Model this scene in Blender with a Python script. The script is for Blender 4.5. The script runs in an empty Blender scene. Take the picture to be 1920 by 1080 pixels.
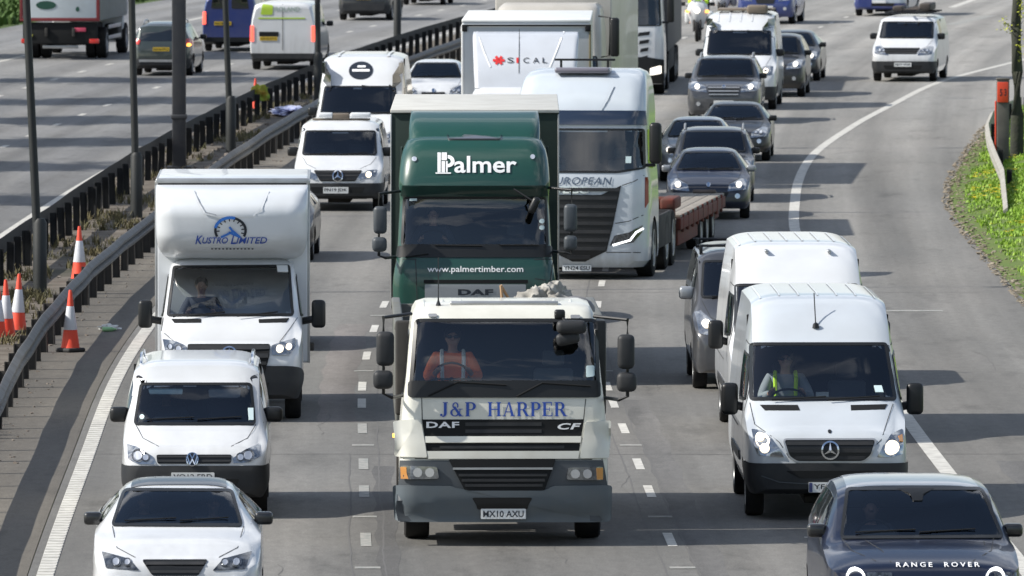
import bpy, bmesh, math, random
import numpy as np
from mathutils import Vector, Matrix
from mathutils.bvhtree import BVHTree
R = math.radians
random.seed(7)
SC = bpy.context.scene
COL = SC.collection

# ---------------------------------------------------------------- camera, world, sun, exposure
CAM_H = 9.5
cam = bpy.data.cameras.new('camera')
cam.sensor_width = 36.0
cam.lens = 363.75
cam.clip_start = 1.0
cam.clip_end = 6000
cam.dof.use_dof = True
cam.dof.focus_distance = 135
cam.dof.aperture_fstop = 9
co = bpy.data.objects.new('camera', cam)
COL.objects.link(co)
co.location = (0, 0, CAM_H)
co.rotation_euler = (R(90) - math.atan(1010 / 19400), 0, 0)
SC.camera = co

SUN_EL = 39.0
SUN_AZ = 261.0          # compass bearing of the sun (0 = +Y, 90 = +X): low on the left, a little to the camera's side
w = bpy.data.worlds.new('World')
SC.world = w
w.use_nodes = True
nt = w.node_tree
nt.nodes.clear()
wo = nt.nodes.new('ShaderNodeOutputWorld')
bg = nt.nodes.new('ShaderNodeBackground')
bg.inputs['Strength'].default_value = 0.105
sky = nt.nodes.new('ShaderNodeTexSky')
sky.sky_type = 'NISHITA'
sky.sun_disc = False
sky.sun_elevation = R(SUN_EL)
sky.sun_rotation = R(SUN_AZ)
# broken white cloud over the blue
tc = nt.nodes.new('ShaderNodeTexCoord')
mp = nt.nodes.new('ShaderNodeMapping')
mp.inputs['Scale'].default_value = (1.0, 1.0, 2.2)
mp.inputs['Location'].default_value = (3.1, 1.7, 0.4)
ns = nt.nodes.new('ShaderNodeTexNoise')
ns.inputs['Scale'].default_value = 2.3
ns.inputs['Detail'].default_value = 7
ns.inputs['Roughness'].default_value = 0.55
rp = nt.nodes.new('ShaderNodeValToRGB')
rp.color_ramp.elements[0].position = 0.50
rp.color_ramp.elements[1].position = 0.66
mx = nt.nodes.new('ShaderNodeMixRGB')
mx.inputs[2].default_value = (9.5, 9.8, 10.4, 1)
nt.links.new(tc.outputs['Generated'], mp.inputs[0])
nt.links.new(mp.outputs[0], ns.inputs['Vector'])
nt.links.new(ns.outputs['Fac'], rp.inputs[0])
nt.links.new(rp.outputs[0], mx.inputs[0])
nt.links.new(sky.outputs[0], mx.inputs[1])
nt.links.new(mx.outputs[0], bg.inputs[0])
nt.links.new(bg.outputs[0], wo.inputs[0])

sl = bpy.data.lights.new('sun', 'SUN')
sl.energy = 5.0
sl.angle = R(0.5)
sl.color = (1.0, 0.95, 0.87)
so = bpy.data.objects.new('sun', sl)
COL.objects.link(so)
az, el = R(SUN_AZ), R(SUN_EL)
sd = Vector((math.sin(az) * math.cos(el), math.cos(az) * math.cos(el), math.sin(el)))
so.rotation_euler = sd.to_track_quat('Z', 'Y').to_euler()
so.location = sd * 100

SC.view_settings.view_transform = 'Standard'
SC.view_settings.look = 'None'
SC.view_settings.gamma = 1
SC.view_settings.exposure = 0.36

# ---------------------------------------------------------------- materials
MATS = {}
def nmat(name):
    m = bpy.data.materials.new(name)
    m.use_nodes = True
    return m, m.node_tree, m.node_tree.nodes['Principled BSDF']
def noise_mix(nt, c1, c2, scale, lo=0.4, hi=0.6, detail=5, coord='Object', stretch=None):
    tc = nt.nodes.new('ShaderNodeTexCoord')
    n = nt.nodes.new('ShaderNodeTexNoise')
    n.inputs['Scale'].default_value = scale
    n.inputs['Detail'].default_value = detail
    src = tc.outputs[coord]
    if stretch:
        mpp = nt.nodes.new('ShaderNodeMapping')
        mpp.inputs['Scale'].default_value = stretch
        nt.links.new(src, mpp.inputs[0]); src = mpp.outputs[0]
    nt.links.new(src, n.inputs['Vector'])
    mr = nt.nodes.new('ShaderNodeMapRange')
    mr.inputs[1].default_value = lo
    mr.inputs[2].default_value = hi
    nt.links.new(n.outputs['Fac'], mr.inputs[0])
    m = nt.nodes.new('ShaderNodeMixRGB')
    for i, c in ((1, c1), (2, c2)):
        if isinstance(c, tuple): m.inputs[i].default_value = (*c[:3], 1)
        else: nt.links.new(c, m.inputs[i])
    nt.links.new(mr.outputs[0], m.inputs[0])
    return m.outputs[0], n
def mat(name, c, rough=0.5, metal=0.0, coat=0.0, dirt=0.0, dirtc=None, dscale=3.0, bump=0.0, bscale=40, spec=0.5, emit=None, es=1.0, inside=None, croug=0.03):
    if name in MATS: return MATS[name]
    m, nt, b = nmat(name)
    b.inputs['Base Color'].default_value = (*c, 1)
    b.inputs['Roughness'].default_value = rough
    b.inputs['Metallic'].default_value = metal
    b.inputs['Coat Weight'].default_value = coat
    b.inputs['Coat Roughness'].default_value = croug
    b.inputs['Specular IOR Level'].default_value = spec
    out = None
    if dirt > 0:
        dc = dirtc or (0.16, 0.14, 0.11)
        c2 = tuple(c[i] * (1 - dirt) + dc[i] * dirt for i in range(3))
        out, n = noise_mix(nt, c, c2, dscale, 0.38, 0.7, 6)
    if inside is not None:       # the unpainted inner face of a shell
        g = nt.nodes.new('ShaderNodeNewGeometry')
        mm = nt.nodes.new('ShaderNodeMixRGB')
        mm.inputs[1].default_value = (*c, 1)
        mm.inputs[2].default_value = (*inside, 1)
        if out is not None: nt.links.new(out, mm.inputs[1])
        nt.links.new(g.outputs['Backfacing'], mm.inputs[0])
        out = mm.outputs[0]
        inv = nt.nodes.new('ShaderNodeMath'); inv.operation = 'MULTIPLY_ADD'
        inv.inputs[1].default_value = -coat; inv.inputs[2].default_value = coat
        nt.links.new(g.outputs['Backfacing'], inv.inputs[0])
        nt.links.new(inv.outputs[0], b.inputs['Coat Weight'])
    if out is not None: nt.links.new(out, b.inputs['Base Color'])
    if bump > 0:
        tc = nt.nodes.new('ShaderNodeTexCoord')
        n2 = nt.nodes.new('ShaderNodeTexNoise'); n2.inputs['Scale'].default_value = bscale
        bp = nt.nodes.new('ShaderNodeBump'); bp.inputs['Strength'].default_value = bump; bp.inputs['Distance'].default_value = 0.02
        nt.links.new(tc.outputs['Object'], n2.inputs['Vector'])
        nt.links.new(n2.outputs['Fac'], bp.inputs['Height'])
        nt.links.new(bp.outputs[0], b.inputs['Normal'])
    if emit:
        b.inputs['Emission Color'].default_value = (*emit, 1)
        b.inputs['Emission Strength'].default_value = es
    MATS[name] = m
    return m
IN = (0.018, 0.019, 0.021)
def paint(name, c, coat=0.8, dirt=0.10, rough=0.35, metal=0.0, dirtc=None):
    new = name not in MATS
    m = mat(name, c, rough, metal, coat, dirt, dirtc, 2.0, inside=IN, croug=0.05)
    if new:
        nt = m.node_tree; N = nt.nodes; Lk = nt.links
        b = N['Principled BSDF']
        src = b.inputs['Base Color'].links[0].from_socket
        tc = N.new('ShaderNodeTexCoord'); sp = N.new('ShaderNodeSeparateXYZ'); Lk.new(tc.outputs['Object'], sp.inputs[0])
        mr = N.new('ShaderNodeMapRange'); mr.inputs[1].default_value = 1.15; mr.inputs[2].default_value = .3; Lk.new(sp.outputs['Z'], mr.inputs[0])
        n1 = N.new('ShaderNodeTexNoise'); n1.inputs['Scale'].default_value = 1.0; n1.inputs['Detail'].default_value = 6
        mg = N.new('ShaderNodeMapping'); mg.inputs['Scale'].default_value = (9, 4, 1.2); Lk.new(tc.outputs['Object'], mg.inputs[0]); Lk.new(mg.outputs[0], n1.inputs['Vector'])
        r1 = N.new('ShaderNodeMapRange'); r1.inputs[1].default_value = .3; r1.inputs[2].default_value = .75; r1.inputs[3].default_value = .15; Lk.new(n1.outputs['Fac'], r1.inputs[0])
        mu = N.new('ShaderNodeMath'); mu.operation = 'MULTIPLY'; Lk.new(mr.outputs[0], mu.inputs[0]); Lk.new(r1.outputs[0], mu.inputs[1])
        m2 = N.new('ShaderNodeMath'); m2.operation = 'MULTIPLY'; m2.inputs[1].default_value = min(.75, .35+dirt) if max(c) > .2 else .12; Lk.new(mu.outputs[0], m2.inputs[0])
        mm = N.new('ShaderNodeMixRGB'); mm.inputs[2].default_value = (.17, .155, .13, 1); Lk.new(m2.outputs[0], mm.inputs[0]); Lk.new(src, mm.inputs[1])
        Lk.new(mm.outputs[0], b.inputs['Base Color'])
    return m
WHITE = paint('white_paint', (0.63, 0.65, 0.67))
WHITE_COOL = paint('cool_white_paint', (0.50, 0.54, 0.58))
WHITE_OLD = paint('weathered_white_paint', (0.66, 0.66, 0.60), dirt=0.30, dirtc=(0.3, 0.27, 0.2), coat=0.35)
WHITE_BOX = paint('white_body_panel', (0.62, 0.65, 0.68), dirt=0.12, coat=0.4)
GREY_BOX = paint('dull_grey_curtain', (0.40, 0.41, 0.40), dirt=0.3, coat=0.1)
GREEN = paint('dark_green_paint', (0.008, 0.055, 0.040), dirt=0.03, coat=0.6)
GREEN_CURTAIN = paint('dark_green_sheet', (0.006, 0.022, 0.017), dirt=0.03, coat=0.0, rough=0.7)
ROOF_SHEET = paint('pale_roof_sheet', (0.50, 0.50, 0.47), dirt=0.25, coat=0.0, rough=0.6)
BLACKP = paint('black_paint', (0.008, 0.009, 0.011), dirt=0.015, coat=0.5)
NAVY = paint('dark_blue_paint', (0.004, 0.008, 0.024), coat=0.55, dirt=0.015, rough=.3)
SLATE = paint('dark_slate_paint', (0.010, 0.013, 0.019), coat=0.6, dirt=0.015)
SILVER = paint('silver_paint', (0.30, 0.32, 0.34), coat=0.8, metal=0.4, rough=0.35)
GREYSIL = paint('grey_metallic_paint', (0.055, 0.058, 0.065), dirt=.03, coat=0.7, metal=0.2, rough=0.3)
BLUE = paint('blue_paint', (0.012, 0.03, 0.16), coat=0.8)
REDRUST = mat('rusty_red_steel', (0.13, 0.028, 0.018), 0.8, 0, 0, 0.75, (0.06, 0.038, 0.028), 6)
BUMPER = mat('dark_grey_bumper_plastic', (0.020, 0.022, 0.025), 0.55, dirt=0.2, dirtc=(0.09, 0.085, 0.08), spec=0.35)
BUMPER_L = mat('mid_grey_bumper_plastic', (0.085, 0.105, 0.12), 0.5, dirt=0.25, dirtc=(0.15, 0.15, 0.14))
BUMPER_M = mat('slate_grey_bumper_plastic', (0.045, 0.055, 0.065), 0.5, dirt=0.25, dirtc=(0.1, 0.1, 0.1))
BLACK = mat('black_plastic', (0.010, 0.011, 0.012), 0.4, spec=0.4)
MATTE = mat('matt_black_trim', (0.012, 0.013, 0.014), 0.75, spec=0.2)
CHASSIS = mat('dirty_chassis_black', (0.025, 0.024, 0.023), 0.8, dirt=0.4, dirtc=(0.08, 0.07, 0.06))
TYRE = mat('tyre_rubber', (0.014, 0.014, 0.015), 0.85, dirt=0.4, dirtc=(0.05, 0.047, 0.042), spec=0.2)
RIM = mat('wheel_rim_metal', (0.30, 0.31, 0.32), 0.4, 0.6, dirt=0.4, dirtc=(0.1, 0.09, 0.08))
CHROME = mat('chrome', (0.80, 0.82, 0.85), 0.12, 1.0)
ALU = mat('aluminium_trim', (0.45, 0.46, 0.47), 0.38, 0.7, dirt=0.3)
LETW = mat('white_lettering', (0.80, 0.81, 0.82), 0.4)
LETB = mat('blue_lettering', (0.02, 0.07, 0.36), 0.4)
LETN = mat('dark_lettering', (0.015, 0.02, 0.03), 0.4)
LETR = mat('red_lettering', (0.6, 0.03, 0.03), 0.4)
PLATE = mat('white_number_plate', (0.66, 0.68, 0.68), 0.4, dirt=0.1)
PLATEY = mat('yellow_number_plate', (0.62, 0.42, 0.02), 0.4, dirt=0.15)
SEAM = mat('panel_gap_black', (0.03, 0.032, 0.034), 0.8)
LAMPB = mat('headlamp_reflector', (0.42, 0.44, 0.46), 0.12, 0.85, coat=1.0, dirt=0.5, dirtc=(0.12, 0.13, 0.14), dscale=26)
LAMPD = mat('dark_headlamp_housing', (0.05, 0.055, 0.06), 0.12, 0.6, coat=1.0, dirt=0.6, dirtc=(0.25, 0.27, 0.3), dscale=22)
LIT = mat('lit_headlamp', (1, 1, 1), 0.3, emit=(1.0, 0.90, 0.74), es=1.5)
LITW = mat('lit_warm_headlamp', (1, 1, 1), 0.3, emit=(1.0, 0.78, 0.46), es=1.2)
DRL = mat('daytime_running_lamp', (1, 1, 1), 0.3, emit=(0.95, 0.98, 1.0), es=1.6)
BULB = mat('unlit_bulb_reflector', (0.75, 0.77, 0.8), 0.15, 0.7, coat=1.0)
AMBER = mat('amber_lens', (0.55, 0.25, 0.07), 0.2, coat=1.0)
REDL = mat('red_lens', (0.5, 0.02, 0.015), 0.2, coat=1.0)
REDLIT = mat('lit_red_lamp', (0.7, 0.03, 0.02), 0.2, emit=(1.0, 0.12, 0.08), es=1.6)
ORLIT = mat('lit_indicator', (1, .4, .05), 0.3, emit=(1.0, 0.38, 0.06), es=3.0)
STICK = mat('paper_sticker', (0.55, 0.68, 0.70), 0.6)
DASH = mat('dashboard_grey', (0.07, 0.073, 0.078), 0.7)
SEATM = mat('seat_fabric', (0.075, 0.08, 0.09), 0.9)
SKIN = mat('skin', (0.45, 0.26, 0.19), 0.6)
HAIR = mat('dark_hair', (0.02, 0.015, 0.012), 0.7)
HIVO = mat('orange_hi_vis_cloth', (0.95, 0.20, 0.05), 0.8, emit=None)
HIVY = mat('yellow_hi_vis_cloth', (0.55, 0.85, 0.03), 0.8)
REFL = mat('reflective_tape', (0.75, 0.78, 0.76), 0.5)
DENIM = mat('dark_cloth', (0.03, 0.035, 0.05), 0.9)
GREYCL = mat('grey_cloth', (0.25, 0.27, 0.29), 0.9)

def glass_mat(name, tint, refl=1.0):
    m = bpy.data.materials.new(name); m.use_nodes = True
    nt = m.node_tree; nt.nodes.clear()
    o = nt.nodes.new('ShaderNodeOutputMaterial')
    t = nt.nodes.new('ShaderNodeBsdfTransparent'); t.inputs[0].default_value = (*tint, 1)
    g = nt.nodes.new('ShaderNodeBsdfGlossy'); g.inputs['Roughness'].default_value = 0.02
    g.inputs[0].default_value = (refl, refl, refl, 1)
    fr = nt.nodes.new('ShaderNodeFresnel'); fr.inputs['IOR'].default_value = 1.85
    mxs = nt.nodes.new('ShaderNodeMixShader')
    nt.links.new(fr.outputs[0], mxs.inputs[0]); nt.links.new(t.outputs[0], mxs.inputs[1]); nt.links.new(g.outputs[0], mxs.inputs[2])
    nt.links.new(mxs.outputs[0], o.inputs[0])
    return m
GLASS = glass_mat('windscreen_glass', (0.90, 0.95, 0.96))
DGLASS = mat('dark_side_glass', (0.008, 0.010, 0.012), 0.04, spec=0.8, coat=0.5)

# ---------------------------------------------------------------- mesh helpers
def obj(name, verts, faces, m, parent=None, smooth=True, ang=38):
    me = bpy.data.meshes.new(name)
    me.from_pydata([tuple(v) for v in verts], [], faces)
    if m: me.materials.append(m)
    if smooth and len(me.polygons):
        me.polygons.foreach_set('use_smooth', [True] * len(me.polygons))
        me.set_sharp_from_angle(angle=R(ang))
    me.update()
    o = bpy.data.objects.new(name, me)
    COL.objects.link(o)
    if parent: o.parent = parent
    return o
def obj_bm(name, bm, m, parent=None, smooth=True, ang=38):
    me = bpy.data.meshes.new(name)
    bm.to_mesh(me); bm.free()
    if m: me.materials.append(m)
    if smooth and len(me.polygons):
        me.polygons.foreach_set('use_smooth', [True] * len(me.polygons))
        me.set_sharp_from_angle(angle=R(ang))
    o = bpy.data.objects.new(name, me)
    COL.objects.link(o)
    if parent: o.parent = parent
    return o
def tag(o, label=None, cat=None, group=None, kind=None):
    if label: o['label'] = label
    if cat: o['category'] = cat
    if group: o['group'] = group
    if kind: o['kind'] = kind
    return o
def thing(name, label, cat, loc=(0, 0, 0), rz=0, group=None):
    o = bpy.data.objects.new(name, None)
    o.empty_display_size = 0.3
    COL.objects.link(o)
    o.location = loc
    o.rotation_euler = (0, 0, rz)
    return tag(o, label, cat, group)
BOXC = {}
class MB:
    def __init__(s): s.v = []; s.f = []
    def add(s, v, f):
        n = len(s.v)
        s.v += [tuple(p) for p in v]
        s.f += [[i + n for i in q] for q in f]
        return s
    def box(s, c, d, r=0.0, rot=None):
        key = (round(d[0], 4), round(d[1], 4), round(d[2], 4), round(r, 4))
        if key not in BOXC:
            bm = bmesh.new(); bmesh.ops.create_cube(bm, size=1)
            for v in bm.verts: v.co = Vector((v.co.x * d[0], v.co.y * d[1], v.co.z * d[2]))
            if r > 0:
                bmesh.ops.bevel(bm, geom=list(bm.edges), offset=min(r, min(d) * .49), segments=3, affect='EDGES', profile=0.5)
            bm.verts.index_update()
            BOXC[key] = ([v.co.copy() for v in bm.verts], [[v.index for v in f.verts] for f in bm.faces])
            bm.free()
        vs, fs = BOXC[key]
        if rot: vs = [rot @ v for v in vs]
        return s.add([(v.x + c[0], v.y + c[1], v.z + c[2]) for v in vs], fs)
    def tube(s, pts, r, n=8, r2=None, cap=True):
        pts = [Vector(p) for p in pts]
        rings = []
        for i, p in enumerate(pts):
            d = (pts[min(i + 1, len(pts) - 1)] - pts[max(i - 1, 0)]).normalized()
            a = d.cross(Vector((0, 0, 1)))
            if a.length < 1e-3: a = d.cross(Vector((0, 1, 0)))
            a.normalize(); b = d.cross(a)
            rr = r if r2 is None else r + (r2 - r) * i / (len(pts) - 1)
            rings.append([p + (a * math.cos(t) + b * math.sin(t)) * rr for t in [2 * math.pi * k / n for k in range(n)]])
        v = [q for ring in rings for q in ring]
        f = []
        for i in range(len(pts) - 1):
            for k in range(n):
                f.append([i * n + k, i * n + (k + 1) % n, (i + 1) * n + (k + 1) % n, (i + 1) * n + k])
        if cap: f += [list(range(n))[::-1], list(range((len(pts) - 1) * n, len(pts) * n))]
        return s.add(v, f)
    def lathe(s, prof, c, axis='z', n=20):
        v = []; f = []
        for (a, r) in prof:
            for k in range(n):
                t = 2 * math.pi * k / n
                x, y = r * math.cos(t), r * math.sin(t)
                if axis == 'z': v.append((c[0] + x, c[1] + y, c[2] + a))
                elif axis == 'x': v.append((c[0] + a, c[1] + x, c[2] + y))
                else: v.append((c[0] + x, c[1] + a, c[2] + y))
        m = len(prof)
        for i in range(m - 1):
            for k in range(n):
                f.append([i * n + k, i * n + (k + 1) % n, (i + 1) * n + (k + 1) % n, (i + 1) * n + k])
        f += [list(range(n))[::-1], list(range((m - 1) * n, m * n))]
        return s.add(v, f)
    def build(s, name, m, parent=None, smooth=True, ang=38):
        return obj(name, s.v, s.f, m, parent, smooth, ang)
def pchip(ctrl, xs):
    x = np.array([c[0] for c in ctrl], float); y = np.array([c[1] for c in ctrl], float)
    h = np.diff(x); d = np.diff(y) / h
    m = np.zeros(len(x))
    for i in range(1, len(x) - 1):
        if d[i - 1] * d[i] > 0:
            w1 = 2 * h[i] + h[i - 1]; w2 = h[i] + 2 * h[i - 1]
            m[i] = (w1 + w2) / (w1 / d[i - 1] + w2 / d[i])
    m[0], m[-1] = d[0], d[-1]
    xs = np.clip(np.array(xs, float), x[0], x[-1])
    i = np.clip(np.searchsorted(x, xs, side='right') - 1, 0, len(x) - 2)
    t = (xs - x[i]) / h[i]
    return ((2*t**3-3*t**2+1)*y[i] + (t**3-2*t**2+t)*h[i]*m[i] + (-2*t**3+3*t**2)*y[i+1] + (t**3-t**2)*h[i]*m[i+1])
def inpoly(u, v, P):
    c = False; n = len(P); j = n - 1
    for i in range(n):
        if (P[i][1] > v) != (P[j][1] > v) and u < (P[j][0]-P[i][0])*(v-P[i][1])/(P[j][1]-P[i][1]+1e-12)+P[i][0]: c = not c
        j = i
    return c
def area2(P): return sum(P[i][0]*P[(i+1)%len(P)][1]-P[(i+1)%len(P)][0]*P[i][1] for i in range(len(P)))
def ccw(P): return list(P) if area2(P) > 0 else list(P)[::-1]
def roundp(P, r, n=4):
    P = ccw(P); out = []
    for i in range(len(P)):
        a, b, c = Vector(P[i-1]), Vector(P[i]), Vector(P[(i+1) % len(P)])
        d1 = (a-b); d2 = (c-b)
        k = min(r, d1.length*.45, d2.length*.45)
        p, q = b + d1.normalized()*k, b + d2.normalized()*k
        for j in range(n+1):
            t = j/n
            out.append(tuple((1-t)**2*p + 2*t*(1-t)*b + t*t*q))
    return out
def inset(P, d):
    P = ccw(P); out = []; n = len(P)
    ds = d if isinstance(d, (list, tuple)) else [d]*n
    for i in range(n):
        a, b, c = Vector(P[i-1]), Vector(P[i]), Vector(P[(i+1) % n])
        e1 = (b-a).normalized(); e2 = (c-b).normalized()
        n1 = Vector((-e1.y, e1.x)); n2 = Vector((-e2.y, e2.x))
        m = n1+n2
        k = max(0.35, 1+n1.dot(n2))
        out.append(tuple(b + m*(ds[i]/k)))
    return out
def circ(cx, cy, rx, ry=None, n=20, a0=0, a1=2*math.pi):
    ry = ry or rx
    return [(cx+rx*math.cos(a0+(a1-a0)*k/n), cy+ry*math.sin(a0+(a1-a0)*k/n)) for k in range(n)]

# ---------------------------------------------------------------- a shell that details can be laid on
class Body:
    def __init__(s, verts, faces, t=0.07, L=5.0):
        bm = bmesh.new()
        vs = [bm.verts.new(v) for v in verts]
        for f in faces:
            ff = []
            for i in f:
                if vs[i] not in ff: ff.append(vs[i])
            if len(ff) > 2:
                try: bm.faces.new(ff)
                except ValueError: pass
        bmesh.ops.remove_doubles(bm, verts=list(bm.verts), dist=0.0004)
        bmesh.ops.recalc_face_normals(bm, faces=list(bm.faces))
        s.bm = bm; s.t = t; s.L = L
        s.bvh = BVHTree.FromBMesh(bm)
    def frame(s, u, v, ax):
        t, L = s.t, s.L
        if ax in 'FB':
            d = Vector((u*t/CAM_H, 1, -t*(1-v/CAM_H)))
            if ax == 'F': return Vector((u, 0, v))-d*3, d.normalized()
            o = Vector((u, 0, v))-d*3
            return Vector((-o.x, L-o.y, o.z)), Vector((-d.x, -d.y, d.z)).normalized()
        if ax == 'L': return Vector((-6, u, v)), Vector((1, 0, 0))
        if ax == 'R': return Vector((6, u, v)), Vector((-1, 0, 0))
        return Vector((u, v, 9)), Vector((0, 0, -1))
    def uv(s, c, ax):
        t, L = s.t, s.L
        if ax in 'FB':
            y = c.y if ax == 'F' else L-c.y
            k = 1+t*y/CAM_H
            return (c.x if ax == 'F' else -c.x)/k, (c.z+t*y)/k
        if ax in 'LR': return c.y, c.z
        return c.x, c.y
    def hit(s, u, v, ax):
        o, d = s.frame(u, v, ax)
        p, n, i, dist = s.bvh.ray_cast(o, d)
        if p is None: return None, None
        if n.dot(d) > 0: n = -n
        return p, n
    def cut(s, P, ax, cond=None):
        P = ccw(P)
        us = [p[0] for p in P]; vv = [p[1] for p in P]
        _, d = s.frame(0, 0, ax)
        cand = []
        for f in s.bm.faces:
            if f.normal.dot(d) > -0.05: continue
            q = [s.uv(v.co, ax) for v in f.verts]
            if max(a[0] for a in q) < min(us) or min(a[0] for a in q) > max(us) or max(a[1] for a in q) < min(vv) or min(a[1] for a in q) > max(vv): continue
            if cond and not cond(f.calc_center_median()): continue
            cand.append(f)
        for i in range(len(P)):
            p, q = P[i], P[(i+1) % len(P)]
            a, _ = s.frame(p[0], p[1], ax); b, _ = s.frame(q[0], q[1], ax)
            e = b-a
            if e.length < 1e-5: continue
            no = e.cross(d)
            geom = set(cand)
            for f in cand: geom.update(f.edges); geom.update(f.verts)
            r = bmesh.ops.bisect_plane(s.bm, geom=list(geom), plane_co=a, plane_no=no, dist=1e-5)
            cand = [g for g in r['geom'] if isinstance(g, bmesh.types.BMFace)]
        kill = []
        for f in cand:
            if not f.is_valid: continue
            u, v = s.uv(f.calc_center_median(), ax)
            if inpoly(u, v, P): kill.append(f)
        bmesh.ops.delete(s.bm, geom=kill, context='FACES')
    def lay(s, name, polys, m, parent, ax='F', off=0.006, cell=0.09, skirt=True, step=0.0, build=True):
        """lay flat outlines (u,v) on the shell; polys is a list of polygons or (verts, faces)"""
        bm = bmesh.new()
        if isinstance(polys, tuple):
            vs = [bm.verts.new((p[0], 0, p[1])) for p in polys[0]]
            for f in polys[1]:
                try: bm.faces.new([vs[i] for i in f])
                except ValueError: pass
        else:
            for k, P in enumerate(polys):
                vs = [bm.verts.new((p[0], 0, p[1])) for p in P]
                bm.faces.new(vs)
        bmesh.ops.triangulate(bm, faces=[f for f in bm.faces if len(f.verts) > 4])
        if not bm.verts: bm.free(); return None
        x0 = min(v.co.x for v in bm.verts); x1 = max(v.co.x for v in bm.verts)
        z0 = min(v.co.z for v in bm.verts); z1 = max(v.co.z for v in bm.verts)
        for (a0, a1, no) in ((x0, x1, (1, 0, 0)), (z0, z1, (0, 0, 1))):
            k = int((a1-a0)/cell)
            for i in range(1, k+1):
                c = a0+(a1-a0)*i/(k+1)
                bmesh.ops.bisect_plane(bm, geom=list(bm.verts)+list(bm.edges)+list(bm.faces), plane_co=(c*no[0], 0, c*no[2]), plane_no=no, dist=1e-5)
        last = None
        inn = {}
        data = []
        for v in bm.verts:
            p, n = s.hit(v.co.x, v.co.z, ax)
            data.append((v, p, n))
        good = [d for d in data if d[1] is not None]
        if not good: bm.free(); return None
        for (v, p, n) in data:
            if p is None:
                g = min(good, key=lambda d: (d[0].co.x-v.co.x)**2+(d[0].co.z-v.co.z)**2 if False else abs(d[1].x)*0+((s.uv(d[1], ax)[0]-v.co.x)**2+(s.uv(d[1], ax)[1]-v.co.z)**2))
                o, dd = s.frame(v.co.x, v.co.z, ax)
                dep = (g[1]-o).dot(dd)
                p, n = o+dd*dep, g[2]
            inn[v] = (p, n)
        for v, (p, n) in inn.items(): v.co = p+n*off
        _, d = s.frame(0, 0, ax)
        for f in bm.faces: f.normal_update()
        bad = [f for f in bm.faces if f.normal.dot(d) > 0]
        if len(bad) > len(bm.faces)/2 or True:
            for f in bad: f.normal_flip()
        if skirt:
            be = [e for e in bm.edges if e.is_boundary]
            r = bmesh.ops.extrude_edge_only(bm, edges=be)
            nv = [g for g in r['geom'] if isinstance(g, bmesh.types.BMVert)]
            keys = list(inn.keys())
            src = {}
            for e in [g for g in r['geom'] if isinstance(g, bmesh.types.BMEdge)]: pass
            for v in nv:
                for e in v.link_edges:
                    o2 = e.other_vert(v)
                    if o2 in inn: src[v] = inn[o2]; break
            for v in nv:
                if v in src: v.co = src[v][0]-src[v][1]*0.012
        if not build: return bm
        return obj_bm(name, bm, m, parent, ang=50)
    def ring(s, name, P, Q, m, parent, ax='F', off=0.008, cell=0.15):
        n = len(P)
        polys = [[P[i], P[(i+1) % n], Q[(i+1) % n], Q[i]] for i in range(n)]
        vs = list(P)+list(Q)
        return s.lay(name, (vs, [[i, (i+1) % n, n+(i+1) % n, n+i] for i in range(n)]), m, parent, ax, off, cell)
    def screen(s, name, P, border, parent, ax='F', rr=0.06, glass=None, frit=None, inner=None, off=0.010, cond=None):
        """window opening: cut through the shell, black edge, glass"""
        P = roundp(P, rr)
        Q = inset(P, border) if inner is None else inner(P)
        s.cut(inset(Q, -0.006), ax, cond)
        g = s.lay(name, [Q], glass or GLASS, parent, ax, off, 0.18, skirt=False)
        fr = s.ring('screen_edge', P, inset(Q, 0.004), frit or BLACK, g if g else parent, ax, off+0.003)
        return g
    def text(s, name, body, box, m, parent, ax='F', off=0.010, bold=0.0, shear=0.0, cell=0.12, space=1.0, align_only=False):
        vs, fs = text_geo(body, bold, shear, space)
        x0 = min(v[0] for v in vs); x1 = max(v[0] for v in vs); y0 = min(v[1] for v in vs); y1 = max(v[1] for v in vs)
        u0, u1, v0, v1 = box
        vs = [(u0+(x-x0)/(x1-x0)*(u1-u0), v0+(y-y0)/(y1-y0)*(v1-v0)) for x, y in vs]
        return s.lay(name, (vs, fs), m, parent, ax, off, cell, skirt=False)
    def strokes(s, name, lines, w, m, parent, ax='F', off=0.004, cell=0.15):
        polys = []
        for ln in lines:
            for a, b in zip(ln[:-1], ln[1:]):
                a, b = Vector(a), Vector(b)
                d = (b-a)
                if d.length < 1e-6: continue
                d.normalize(); n = Vector((-d.y, d.x))*w/2; e = d*w*0.25
                polys.append([tuple(a-n-e), tuple(b-n+e), tuple(b+n+e), tuple(a+n-e)])
        return s.lay(name, polys, m, parent, ax, off, cell, skirt=False)
    def split(s, name, m, parent, z, y, rear=False, push=.008, slope=0.0):
        """take the low front (or rear) of the shell off as a part of its own"""
        sg = -1 if rear else 1
        reg = [f for f in s.bm.faces if (f.calc_center_median().y < y+.3 if not rear else f.calc_center_median().y > y-.3)]
        for co_, no_ in (((0, 0, z), (0, slope, 1)), ((0, y, 0), (0, 1, 0))):
            geom = set(f for f in reg if f.is_valid)
            for f in list(geom): geom.update(f.edges); geom.update(f.verts)
            r = bmesh.ops.bisect_plane(s.bm, geom=list(geom), plane_co=co_, plane_no=no_, dist=1e-5)
            reg = [g for g in r['geom'] if isinstance(g, bmesh.types.BMFace)]
        take = []
        for f in reg:
            if not f.is_valid: continue
            c = f.calc_center_median()
            if c.z+slope*c.y < z and (c.y < y if not rear else c.y > y): take.append(f)
        nb = bmesh.new(); mp_ = {}
        for f in take:
            vs = []
            for v in f.verts:
                if v.index not in mp_ or True:
                    k = id(v)
                    if k not in mp_: mp_[k] = nb.verts.new(v.co+v.normal*push)
                    vs.append(mp_[k])
            try: nb.faces.new(vs)
            except ValueError: pass
        bmesh.ops.delete(s.bm, geom=take, context='FACES')
        return obj_bm(name, nb, m, parent, ang=32)
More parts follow.
